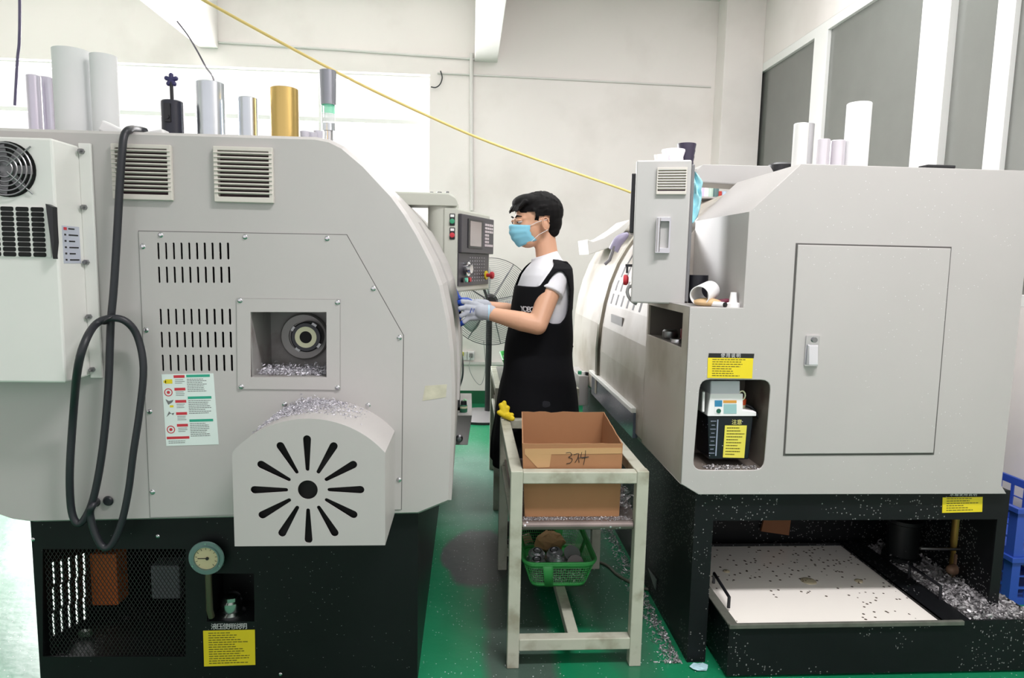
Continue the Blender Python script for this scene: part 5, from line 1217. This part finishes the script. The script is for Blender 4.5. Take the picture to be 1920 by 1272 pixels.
obj('metal_swarf', chips(MB(), 1400, lambda: (BO[0] + random.uniform(-.11, .11), BO[1] - .17 + abs(random.gauss(0, .03)), dz + random.uniform(0, .05)), .005), CHIP, label='bright swarf behind the front lattice of the green basket', cat='swarf', kind='stuff')
# swarf ring coil on floor, yellow glove, hose
p = PY(940, 788, CY1 - .02)
YGV = mat('yellow_glove', (226, 200, 30), .7, var=.12, scale=30)
g = MB(); gx, gy, gz = CX0 + .02, CY1 - .03, CH
for k, (a_, b_, c_) in enumerate(((-.02, .0, .062), (-.004, .005, .072), (.012, .0, .05), (-.028, -.01, .03), (.03, -.012, .02))):
    g.cap((gx, gy, gz + .014), (gx + a_, gy + b_, gz + c_), .014, .0105)
g.cap((gx, gy, gz + .014), (gx + .03, gy - .05, gz + .012), .014, .012)
obj('work_glove', bake('g', g, .0035, 2), YGV, smooth=70, label='yellow work glove crumpled on the rear left corner of the foreground cart', cat='glove')
hp = [V((.60, 2.95, .008)), PZ(1130, 1058, .008), PZ(1160, 1080, .008), PZ(1200, 1100, .008), PZ(1235, 1104, .008), V((.80, 2.75, .02))]
obj('floor_hose', MB().tube(spline([V((.40, 3.1, .007)), PZ(1125, 1055, .007), PZ(1160, 1080, .007), PZ(1205, 1103, .007), PZ(1240, 1108, .007)]), .007, 8), mat('olive_hose', (74, 78, 66), .5), smooth=60, label='thin dark hose lying on the green floor behind the cart leg', cat='hose')
g = MB(); p = PZ(1312, 1255, .0)
g.ell((p.x, p.y, .006), (.03, .02, .006), seg=10, rings=6); o = obj('paper_scrap', g, mat('pale_blue_scrap', (170, 205, 214), .7), label='pale blue crumpled scrap on the floor at the foot of the right lathe', cat='scrap')
for v in o.data.vertices: v.co += V((random.gauss(0, .003), random.gauss(0, .003), abs(random.gauss(0, .002))))
p = PY(1230, 1070, 2.9)
obj('tin_offcut', MB().hexa([(PX(1218, 1060, XB - .005).x, PX(1218, 1060, XB).y, .11), (XB - .004, PX(1235, 1065, XB).y, .12), (XB - .004, PX(1233, 1088, XB).y, .07), (XB - .006, PX(1230, 1075, XB).y, .08)], [(XB - .008, PX(1218, 1060, XB).y, .11), (XB - .007, PX(1235, 1065, XB).y, .12), (XB - .007, PX(1233, 1088, XB).y, .07), (XB - .009, PX(1230, 1075, XB).y, .08)]), STEEL, rl)

# ------------------------------------------------------------------ crates and carton at the right
CBL = mat('blue_crate_plastic', (48, 82, 176), .4, var=.05)
crx, cry = PZ(1885, 1135, 0).x, PZ(1885, 1135, 0).y
def crate(org, label):
    X, Y, Z = org; w_, d_, h_ = .33, .52, .215
    t = thing('plastic_crate', label, 'crate', org, 'blue crates stacked by the right lathe')
    for nm, ax, a0, a1, lo_, hi_ in (('front_wall', 'y', Y, Y + .006, X, X + w_), ('back_wall', 'y', Y + d_ - .006, Y + d_, X, X + w_), ('side_wall', 'x', X, X + .006, Y + .006, Y + d_ - .006), ('side_wall', 'x', X + w_ - .006, X + w_, Y + .006, Y + d_ - .006)):
        holes = []; n = 6
        for i in range(n):
            for j in range(3):
                u0 = lo_ + .03 + (hi_ - lo_ - .06) * i / n; holes.append(rect(u0 + .008, Z + .03 + j * .05, u0 + (hi_ - lo_ - .06) / n - .008, Z + .03 + j * .055 + .04))
        obj(nm, MB().plate(rect(lo_, Z, hi_, Z + h_), holes, ax, a0, a1), CBL, t)
    obj('crate_floor', MB().box2((X + .006, Y + .006, Z + .002), (X + w_ - .006, Y + d_ - .006, Z + .008)), CBL, t)
    g = MB().plate(rect(X - .012, Y - .012, X + w_ + .012, Y + d_ + .012), [rect(X + .004, Y + .004, X + w_ - .004, Y + d_ - .004)], 'z', Z + h_ - .022, Z + h_)
    obj('rim', g, CBL, t, bevel=.002); return t
cr = crate((crx + .012, cry, 0), 'blue plastic crate on the floor, lower of the two beside the right lathe')
dup(cr, V((crx + .012, cry, .216)), label='blue plastic crate stacked on top of the other beside the right lathe')
p = PY(1872, 990, 3.6)
obj('brown_carton', MB().box2((2.2, 3.45, 0), (2.66, 3.85, PY(1890, 952, 3.45).z)), mat('brown_carton', (112, 74, 44), .8), bevel=.004, label='brown carton standing behind the blue crates', cat='carton')
for i in range(3):
    z0 = PY(1890, 952, 3.45).z + i * .028
    obj('white_sheet_pack', MB().box((2.43, 3.64, z0 + .0135), (.46, .34, .026), Matrix.Rotation(.03 * i - .02, 4, 'Z')), mat('pale_packs', (204, 200, 204), .7), bevel=.003, label=['pale flat pack lying directly on the brown carton', 'pale flat pack in the middle of the stack on the brown carton', 'pale flat pack on top of the stack on the brown carton'][i], cat='pack', group='flat packs on the brown carton')

# ------------------------------------------------------------------ pedestal fan
fy = 6.05
fc = PY(920, 566, fy); fs = (PY(1002, 566, fy).x - fc.x)
Rf = .395
fan = thing('pedestal_fan', 'black pedestal fan with a big round wire guard at the end of the aisle', 'fan', (fc.x - .01, fy, 0))
FB_ = mat('fan_black', (26, 26, 28), .45)
WIRE = mat('fan_wire', (92, 92, 96), .35, .7)
g = MB(); rng = 24
dome = lambda r: -.10 * (1 - (r / Rf) ** 2)
for k in range(3, rng + 1):
    r = Rf * k / rng
    for s_ in (1, -1):
        g.tube([(fc.x + r * math.cos(t * PI / 30), fy + s_ * dome(r), fc.z + r * math.sin(t * PI / 30)) for t in range(60)], .0016 if k < rng else .004, 4, closed=True)
for k in range(8):
    t = k * PI / 4 + .25
    for s_ in (1, -1): g.tube([(fc.x + Rf * q * math.cos(t), fy + s_ * dome(Rf * q) * 1.02, fc.z + Rf * q * math.sin(t)) for q in (.12, .35, .6, .8, 1)], .0035, 5)
obj('wire_guard', g, WIRE, fan, smooth=60)
for k in range(3):
    t0 = PI / 2 + .3 + k * 2 * PI / 3; g = MB(); rows = []
    for i in range(7):
        r = .06 + (.33 - .06) * i / 6; wd_ = .25 + .35 * math.sin(i / 6 * PI * .8)
        rows.append([g.bm.verts.new((fc.x + r * math.cos(t0 + wd_ * (j / 4 - .5)), fy + .03 * (j / 4 - .5) * 2, fc.z + r * math.sin(t0 + wd_ * (j / 4 - .5)))) for j in range(5)])
    for i in range(6):
        for j in range(4): g.bm.faces.new([rows[i][j], rows[i][j + 1], rows[i + 1][j + 1], rows[i + 1][j]])
    o = obj('fan_blade', g, mat('blade_grey', (188, 190, 190), .4, .3), fan, smooth=60); o.modifiers.new('s', 'SOLIDIFY').thickness = .002
obj('hub', MB().lathe([(0, -.03), (.05, -.03), (.065, .0), (.07, .12), (.05, .2), (0, .21)], (fc.x, fy - .04, fc.z), (0, 1, 0), 28), FB_, fan, smooth=40)
obj('red_badge', MB().cyl((fc.x, fy - .115, fc.z - .03), (fc.x, fy - .12, fc.z - .03), .035), mat('red_badge', (176, 48, 48), .4), fan, smooth=40)
obj('brace', MB().tube([(fc.x - .01, fy, fc.z - .05), (fc.x - .03, fy - .11, fc.z + .02), (fc.x - .08, fy - .1, fc.z + .16)], .012, 8), FB_, fan, smooth=40)
obj('pole', MB().cyl((fc.x - .01, fy + .03, .03), (fc.x - .01, fy + .03, fc.z), .028), FB_, fan, smooth=40)
obj('base_plate', MB().lathe([(0, .0), (.30, .0), (.30, .022), (.285, .028), (.05, .045), (0, .05)], (fc.x - .06, fy - .05, 0), (0, 0, 1), 48), mat('base_disc_grey', (150, 148, 150), .4, .4), fan, smooth=30)
obj('base_rim', MB().lathe([(.301, .0), (.306, .0), (.306, .02), (.301, .02)], (fc.x - .06, fy - .05, 0), (0, 0, 1), 48, closed=True), FB_, fan, smooth=30)

# ------------------------------------------------------------------ the worker
PYM = 3.23; K = PYM / 2.85
class PB(MB):
    """builder for the figure, sizes given for a smaller person and enlarged by K"""
    def cap(s, p0, p1, r0, r1): return super().cyl(p0, p1, r0 * K, r1 * K, 16).ell(p0, r0, raw=0).ell(p1, r1, raw=0)
    def cyl(s, p0, p1, r0, r1=None, seg=20, cap=True): return super().cyl(p0, p1, r0 * K, None if r1 is None else r1 * K, seg, cap)
    def ell(s, c, r, rot=None, seg=20, rings=12, raw=0):
        return super().ell(c, r * K if not isinstance(r, (list, tuple)) else tuple(v * K for v in r), rot, seg, rings)
    def tube(s, pts, r, seg=10, closed=False, cap=True): return super().tube(pts, [v * K for v in r] if isinstance(r, (list, tuple)) else r * K, seg, closed, cap)
SKIN = mat('skin', (214, 164, 134), .5, var=.04, scale=8)
HAIR = mat('black_hair', (13, 11, 12), .75, var=.3, scale=60, bump=.4, spec=.2)
SHIRT = mat('white_tshirt', (228, 228, 234), .85, var=.02)
APR = mat('black_apron', (14, 15, 19), .9, var=.15, scale=7, bump=.2, spec=.2)
TRO = mat('dark_trousers', (24, 26, 34), .85, var=.1)
man = thing('person', 'person in black apron, white t-shirt and blue face mask reaching for the left lathe', 'person', (.35, PYM, 0))
J = lambda px, py, y: PY(px, py, y)
shn, shf = J(1039, 523, PYM - .14 * K), J(1036, 520, PYM + .15 * K)
eln, wrn = J(1008, 610, PYM - .23 * K), J(908, 586, PYM - .195 * K)
elf, wrf = J(966, 588, PYM + .21 * K), J(900, 574, PYM + .10 * K)
def slices(sc, grow):
    out = []
    for (py, cx_, hd, hw_) in sc:
        a_ = J(cx_, py, PYM); b_ = J(cx_ + hd, py, PYM); out.append((a_.x, a_.z, (b_.x - a_.x) + grow, hw_ * K + grow))
    return out
TS = [(486, 1028, 24, .075), (494, 1029, 33, .125), (503, 1027, 39, .16), (516, 1023, 44, .175), (540, 1019, 49, .178), (580, 1015, 52, .163), (620, 1012, 55, .152), (660, 1009, 58, .158), (700, 1009, 62, .175)]
AW = {494: .145, 503: .182, 516: .198, 540: .203, 580: .19, 620: .168}
AS = [(a_, b_, c_, AW.get(a_, d_)) for a_, b_, c_, d_ in TS] + [(735, 1008, 67, .178), (770, 1007, 73, .183), (815, 1006, 77, .187), (862, 1004, 80, .19)]
def loft(mb, sl, n=40, cap=True, sq_=2.4, keep=None):
    rings = []
    for (x, z, a_, b_) in sl:
        r = []
        for i in range(n):
            t = 2 * PI * i / n; c_, s_ = math.cos(t), math.sin(t)
            r.append(mb.bm.verts.new((x + a_ * math.copysign(abs(c_) ** (2 / sq_), c_), PYM + b_ * math.copysign(abs(s_) ** (2 / sq_), s_), z)))
        rings.append(r)
    for k in range(len(rings) - 1):
        for i in range(n):
            j = (i + 1) % n
            if keep and not keep(k, i, (rings[k][i].co + rings[k + 1][j].co) / 2): continue
            mb.bm.faces.new([rings[k][i], rings[k][j], rings[k + 1][j], rings[k + 1][i]])
    if cap: mb.bm.faces.new(rings[0]); mb.bm.faces.new(rings[-1][::-1])
    return rings
# head frame
HF = V((-.955, -.25, -.13)).normalized(); HL = V((0, 0, 1)).cross(HF).normalized(); HU = HF.cross(HL).normalized()
HR = Matrix((HF, HL, HU)).transposed()
HC = J(1005, 418, PYM)
def hp_(f, l, u):
    f, l, u = f * K, l * K, u * K
    return HC + HF * f + HL * l + HU * u
b = PB(); loft(b, slices(TS[1:], -.014))
hips = [J(1009, 700, PYM), J(1009, 745, PYM)]
b.ell(hips[1], (.125, .165, .12))
for s_ in (-1, 1):
    hipj = V((hips[1].x, PYM + s_ * .09 * K, hips[1].z)); kn = V((hips[1].x - .02, PYM + s_ * .10 * K, .50)); an = V((hips[1].x + .03, PYM + s_ * .10 * K, .09))
    b.cap(hipj, kn, .085, .058).cap(kn, an, .055, .036).cap(an, an + V((-.13, 0, -.045)), .036, .03)
b.cap(J(1028, 500, PYM), hp_(-.032, 0, -.06), .050, .046)
for a_, e_, w_ in ((shn, eln, wrn), (shf, elf, wrf)):
    b.cap(a_, e_, .048, .039); b.cap(e_, e_.lerp(w_, .3), .039, .040); b.cap(e_.lerp(w_, .3), w_, .040, .0245)
    b.cap(w_, w_ + (w_ - e_).normalized() * .03, .026, .024)
R3 = HR.to_4x4()
b.ell(hp_(-.012, 0, .028), (.098, .075, .088), R3); b.ell(hp_(.028, 0, -.015), (.068, .062, .082), R3)
b.ell(hp_(.042, 0, -.068), (.045, .046, .034), R3); b.cap(hp_(.09, 0, .01), hp_(.108, 0, -.022), .009, .013)
b.ell(hp_(.06, 0, .022), (.04, .052, .016), R3); 
for s_ in (-1, 1):
    b.ell(hp_(.060, s_ * .032, -.022), (.026, .024, .03), R3)
    ec_ = hp_(-.012, s_ * .074, -.012); b.ell(ec_, (.018, .009, .030), R3 @ Matrix.Rotation(.2, 4, 'Y'))
bd = obj('body', bake('b', b, .0055, 4), SKIN, man, smooth=80, origin=None)
# ear fold, eyes, brows
for s_ in (-1, 1):
    obj('ear_rim', PB().tube([hp_(-.012 + .015 * math.cos(t), s_ * .083, -.008 + .025 * math.sin(t)) for t in [PI * (-.45 + .14 * i) for i in range(11)]], .0032, 6), SKIN, bd, smooth=60)
    ey = hp_(.0835, s_ * .033, .013); g = PB(); g.ell(ey, (.012, .014, .010), R3)
    o = obj('eye', g, mat('eye_white', (214, 206, 204), .25), bd, smooth=60)
    obj('iris', PB().ell(ey + HF * .0085 * K - HU * .003 * K, (.004, .006, .005), R3), INK, bd, smooth=60)
    obj('eyelid', PB().ell(ey + HF * .001 * K + HU * .0045 * K, (.0135, .0165, .009), R3), SKIN, bd, smooth=60)
    obj('eyebrow', PB().tube([hp_(.094, s_ * .016, .030), hp_(.094, s_ * .032, .035), hp_(.079, s_ * .052, .031)], [.0028, .004, .002], 6), HAIR, bd, smooth=60)
# hair
g = PB()
g.ell(hp_(-.022, 0, .042), (.104, .084, .088), R3); g.ell(hp_(-.058, 0, .0), (.056, .068, .066), R3); g.ell(hp_(.03, 0, .088), (.066, .066, .036), R3)
g.cap(hp_(-.062, .03, -.04), hp_(-.062, -.03, -.04), .028, .028)
rr = random.Random(4)
for i in range(16):
    l = -.06 + .12 * i / 15; f0 = .082 * math.cos(l * 9); 
    g.cap(hp_(f0 - .01, l, .088), hp_(f0 + .022, l * 1.08, .060 + rr.uniform(-.010, .010)), .011, .003)
for s_ in (-1, 1):
    for i in range(4): g.cap(hp_(.03 - i * .014, s_ * .070, .05), hp_(.034 - i * .016, s_ * .0765, .016 + i * .003), .010, .004)
for i in range(70):
    t = rr.uniform(0, 2 * PI); ph = rr.uniform(.15, 1.5); d = V((math.cos(t) * math.sin(ph), math.sin(t) * math.sin(ph), math.cos(ph)))
    p = V((-.022 + d.x * .099, d.y * .079, .042 + d.z * .083)); q = p + V((d.x * .004 + .010, d.y * .004, -.004))
    if p.x > .07: continue
    g.cap(hp_(*p), hp_(*q), .0075, .003)
hm_ = bake('h', g, .0038, 1)
# carve the face area out of the hair by removing what lies in front of the hairline
bad = [v for v in hm_.bm.verts if (lambda w_: (w_.dot(HF) > .030 and w_.dot(HU) < .044) or (w_.dot(HU) < -.012 and w_.dot(HF) > -.034) or (w_.dot(HU) < .03 and -.032 < w_.dot(HF) < .012 and w_.dot(HU) < .022))((v.co - HC) / K)]
bmesh.ops.delete(hm_.bm, geom=bad, context='VERTS')
obj('hair', hm_, HAIR, man, smooth=80)
# mask
g = PB(); rows = []; nu, nv = 17, 15
for i in range(nv):
    v = i / (nv - 1); u_ = .004 - .098 * v; r = []
    for j in range(nu):
        a_ = (j / (nu - 1) - .5) * 2; w_ = .068 * (1 - .28 * v ** 2)
        l = a_ * w_; bulge = .124 - .016 * abs(2 * v - .75) ** 2; f = bulge - .066 * abs(a_) ** 2.6 - (.012 * v) + .0016 * math.sin(v * PI * 7)
        r.append(g.bm.verts.new(hp_(f, l, u_ - .012 * a_ ** 2 * (1 - v) + .022 * a_ ** 2 * v)))
    rows.append(r)
for i in range(nv - 1):
    for j in range(nu - 1): g.bm.faces.new([rows[i][j], rows[i][j + 1], rows[i + 1][j + 1], rows[i + 1][j]])
fm_ = obj('face_mask', g, mat('mask_light_blue', (140, 208, 232), .7, var=.03, scale=20), man, smooth=70); fm_.modifiers.new('s', 'SOLIDIFY').thickness = .002
for s_ in (-1, 1):
    obj('ear_loop', PB().tube([hp_(.052, s_ * .064, -.010), hp_(.02, s_ * .075, .002), hp_(-.018, s_ * .084, .008)], .0012, 5), WHITE, fm_)
    obj('ear_loop', PB().tube([hp_(.05, s_ * .060, -.075), hp_(.02, s_ * .074, -.05), hp_(-.018, s_ * .084, -.034)], .0012, 5), WHITE, fm_)
# t-shirt
g = PB(); loft(g, slices(TS, .0))
for a_, e_, t_, r0_, r1_ in ((shn, eln, .33, .055, .059), (shf, elf, .50, .056, .060)):
    g.cyl(a_.lerp(e_, -.05), a_.lerp(e_, t_), r0_, r1_, 24); g.ell(a_, r0_)
g.cyl(J(1027, 500, PYM), J(1020, 478, PYM), .070, .058, 24)
obj('tshirt', bake('t', g, .006, 2), SHIRT, man, smooth=70)
# apron: tabard cut with neckline and armholes
def fine(sc, k=4):
    out = []
    for i in range(len(sc) - 1):
        for j in range(k): out.append(tuple(sc[i][m] + (sc[i + 1][m] - sc[i][m]) * j / k for m in range(4)))
    return out + [sc[-1]]
AF = fine([s for s in AS], 10); sl = slices(AF, .012)
def keepf(k, i, c_):
    py = AF[k][0]; dx = (c_.x - sl[k][0]) / sl[k][2]; dy = abs(c_.y - PYM)
    if py < 533 and dx < -.35 + .42 * (533 - py) / 43 and (c_.y - PYM) < .09: return False
    if py < 497 and dy < .10: return False
    # arm hole
    e = ((py - 553) / 47) ** 2 + ((dx - .30) / .46) ** 2
    if e < 1 and dy > .105: return False
    return True
g = PB(); loft(g, sl, 200, cap=False, keep=keepf)
bmesh.ops.delete(g.bm, geom=[v for v in g.bm.verts if not v.link_faces], context='VERTS')
for _ in range(8):
    bv = [v for v in g.bm.verts if any(e.is_boundary for e in v.link_edges)]
    nw = {v: sum(((e.other_vert(v).co) for e in v.link_edges if e.is_boundary), V((0, 0, 0))) / max(1, sum(e.is_boundary for e in v.link_edges)) for v in bv}
    for v in bv: v.co = v.co.lerp(nw[v], .6)
for v in g.bm.verts:
    h = max(0, .95 - v.co.z); t = math.atan2(v.co.y - PYM, v.co.x - .35)
    k = .045 * h * math.sin(t * 7 + v.co.z * 2) * .35 + .003 * math.sin(v.co.z * 26 + t * 2.2) * (1 if v.co.z < 1.2 else .3)
    n_ = V((v.co.x - .35, v.co.y - PYM, 0)).normalized(); v.co += n_ * k
ap = obj('apron', g, APR, man, smooth=70); ap.modifiers.new('s', 'SOLIDIFY').thickness = .003
q = J(1056, 497, PYM - .12)
obj('shoulder_tie', PB().tube(spline([q + V((-.01, .0, .006)), q + V((.012, -.01, .008)), q + V((.022, .0, -.006))]), [.008] * 13, 8), APR, ap, smooth=60)
q = J(1069, 650, PYM - .04); obj('tie_knot', PB().ell(q, (.014, .01, .009)), APR, ap, smooth=60)
# letters on the bib
q0 = J(994, 579, PYM - .10); 
lx = sl[[i for i, s in enumerate(AF) if s[0] >= 579][0]]
def bibpt(t): 
    a_, b_ = lx[2] + .006, lx[3] + .006; c_, s_ = math.cos(t), math.sin(t)
    return V((lx[0] + a_ * math.copysign(abs(c_) ** (2 / 2.4), c_), PYM + b_ * math.copysign(abs(s_) ** (2 / 2.4), s_), 0))
g = PB(); zl = J(995, 579, PYM - .13 * K).z
def solve_t(px):
    best = None
    for i in range(200):
        t = PI + .02 + (PI / 2 - .04) * i / 199; p = bibpt(t); p.z = zl
        d = RW.transposed() @ (p - CAM); x = CX + F * d.x / -d.z
        if best is None or abs(x - px) < best[0]: best = (abs(x - px), t)
    return best[1]
for ch, px in (('Y', 979.5), ('O', 985.5), ('B', 992), ('O', 998.5), ('T', 1005)):
    t = solve_t(px); p = bibpt(t); p2 = bibpt(t + .02); tn = (p2 - p).normalized(); nn = V((tn.y, -tn.x, 0)) ; 
    M = Matrix(((tn.x, 0, nn.x, p.x + nn.x * .002), (tn.y, 0, nn.y, p.y + nn.y * .002), (0, 1, 0, zl), (0, 0, 0, 1)))
    g.text(ch, .035, M, .0006, bold=.0006)
obj('bib_lettering', g, mat('letter_grey', (190, 192, 198), .6), ap)
# trousers and shoes
g = PB()
for s_ in (-1, 1):
    hipj = V((hips[1].x, PYM + s_ * .09 * K, hips[1].z)); kn = V((hips[1].x - .02, PYM + s_ * .10 * K, .50)); an = V((hips[1].x + .03, PYM + s_ * .10 * K, .10))
    g.cap(hipj, kn, .10, .075).cap(kn, an, .073, .06)
g.ell(hips[1], (.135, .175, .12))
obj('trousers', bake('tr', g, .008, 2), TRO, man, smooth=70)
for s_ in (-1, 1):
    x = hips[1].x + .03; y = PYM + s_ * .10 * K; g = PB()
    g.cap((x + .03, y, .045), (x - .06, y, .045), .042, .042).cap((x - .06, y, .036), (x - .17, y - .0, .034), .042, .033)
    sh = bake('s', g, .006, 2)
    for v in sh.bm.verts: v.co.z = max(v.co.z, .0)
    obj('shoe', sh, mat('dark_shoe', (34, 34, 38), .6), man, smooth=70)
# gloves
gm = mat('glove_grey_knit', (176, 180, 190), .85, var=.06, scale=40)
gb = mat('glove_blue_rubber', (36, 76, 176), .45, var=.12, scale=30)
# near hand: grips the door edge, back of the hand towards us
ny = PYM - .195 * K
def N(px, py, dy=0): return J(px, py, ny + dy * K)
kn4 = [N(877, 567, .016), N(873, 577, .0), N(874, 588, -.006), N(879, 597, -.004)]
fing = [[kn4[0], N(866, 566, .006), N(856, 569, .010), N(849, 567, .016)], [kn4[1], N(862, 579, -.012), N(854, 584, -.004), N(850, 585, .012)], [kn4[2], N(864, 593, -.014), N(857, 599, -.004), N(853, 596, .014)], [kn4[3], N(870, 604, -.010), N(864, 608, .0), N(859, 605, .016)]]
th = [N(893, 570, .03), N(880, 572, .055), N(866, 572, .06)]
pc = (kn4[1] + kn4[2]) / 2
hnd = PB(); g = hnd; dd_ = (pc - wrn).normalized()
g.cap(wrn - dd_ * .022 * K, wrn + dd_ * .014 * K, .032, .030)
for k4 in kn4: g.cap(wrn + dd_ * .018 * K + (k4 - pc) * .55, k4, .0175, .0112)
for ch in fing:
    for a_, b_, r0, r1 in zip(ch[:-1], ch[1:], (.0104, .0098, .0092), (.0098, .0092, .0084)): g.cap(a_, b_, r0, r1)
g.cap(th[0], th[1], .017, .0135).cap(th[1], th[2], .0135, .011)
gl1 = obj('work_glove', bake('g1', g, .003, 2), gm, man, smooth=70, label='grey knit work glove with blue dipped fingers')
g = PB()
for ch in fing:
    m_ = ch[1].lerp(ch[2], .25); g.cap(m_, ch[2], .0107, .0102).cap(ch[2], ch[3], .0102, .0094)
g.cap(th[1], th[2], .0148, .0124)
obj('blue_fingertips', bake('g1b', g, .0028, 1), gb, gl1, smooth=70)
p = N(885, 583, -.034); obj('glove_print', PB().tube([p + V((-.008, .004, -.010)), p + V((-.002, 0, .012)), p + V((.006, -.001, -.006)), p + V((.010, 0, .010))], .002, 5), gb, gl1)
obj('glove_cuff', PB().tube([wrn - dd_ * .02 + (V((0, math.cos(t), math.sin(t))) * .0325) for t in [i * PI / 12 for i in range(24)]], .004, 6, closed=True), mat('cuff_pale_blue', (170, 214, 236), .8), gl1, smooth=60)
# far hand: palm against the door, fingers up
fy_ = PYM + .09 * K
def Fh(px, py, dy=0): return J(px, py, fy_ + dy * K)
k4s = [Fh(862, 563, -.03), Fh(860, 567, -.01), Fh(860, 572, .01), Fh(862, 578, .03)]
fing = [[k4s[0], Fh(856, 555, -.035), Fh(852, 545, -.035), Fh(849, 535, -.035)], [k4s[1], Fh(856, 560, -.012), Fh(853, 552, -.01), Fh(851, 544, -.01)], [k4s[2], Fh(856, 568, .014), Fh(854, 561, .016), Fh(853, 554, .018)], [k4s[3], Fh(853, 575, .036), Fh(849, 569, .04), Fh(847, 563, .04)]]
th = [Fh(888, 571, -.03), Fh(876, 564, -.045), Fh(866, 563, -.052)]
g = PB(); pc = (k4s[1] + k4s[2]) / 2; dd_ = (pc - wrf).normalized()
g.cap(wrf - dd_ * .022 * K, wrf + dd_ * .014 * K, .031, .030)
for k4 in k4s: g.cap(wrf + dd_ * .018 * K + (k4 - pc) * .5, k4, .018, .0135)
for ch in fing:
    for a_, b_, r0, r1 in zip(ch[:-1], ch[1:], (.0122, .0115, .0108), (.0115, .0108, .0098)): g.cap(a_, b_, r0, r1)
g.cap(th[0], th[1], .016, .0132).cap(th[1], th[2], .0132, .011)
gl2 = obj('work_glove', bake('g2', g, .003, 2), gm, man, smooth=70, label='far glove with blue fingers spread on the door')
g = PB()
for ch in fing: g.cap(ch[0].lerp(ch[1], .5), ch[1], .0132, .0126).cap(ch[1], ch[2], .0126, .012).cap(ch[2], ch[3], .012, .0112)
g.cap(th[0].lerp(th[1], .6), th[1], .0146, .0142).cap(th[1], th[2], .0142, .0122)
obj('blue_fingertips', bake('g2b', g, .0028, 1), gb, gl2, smooth=70)
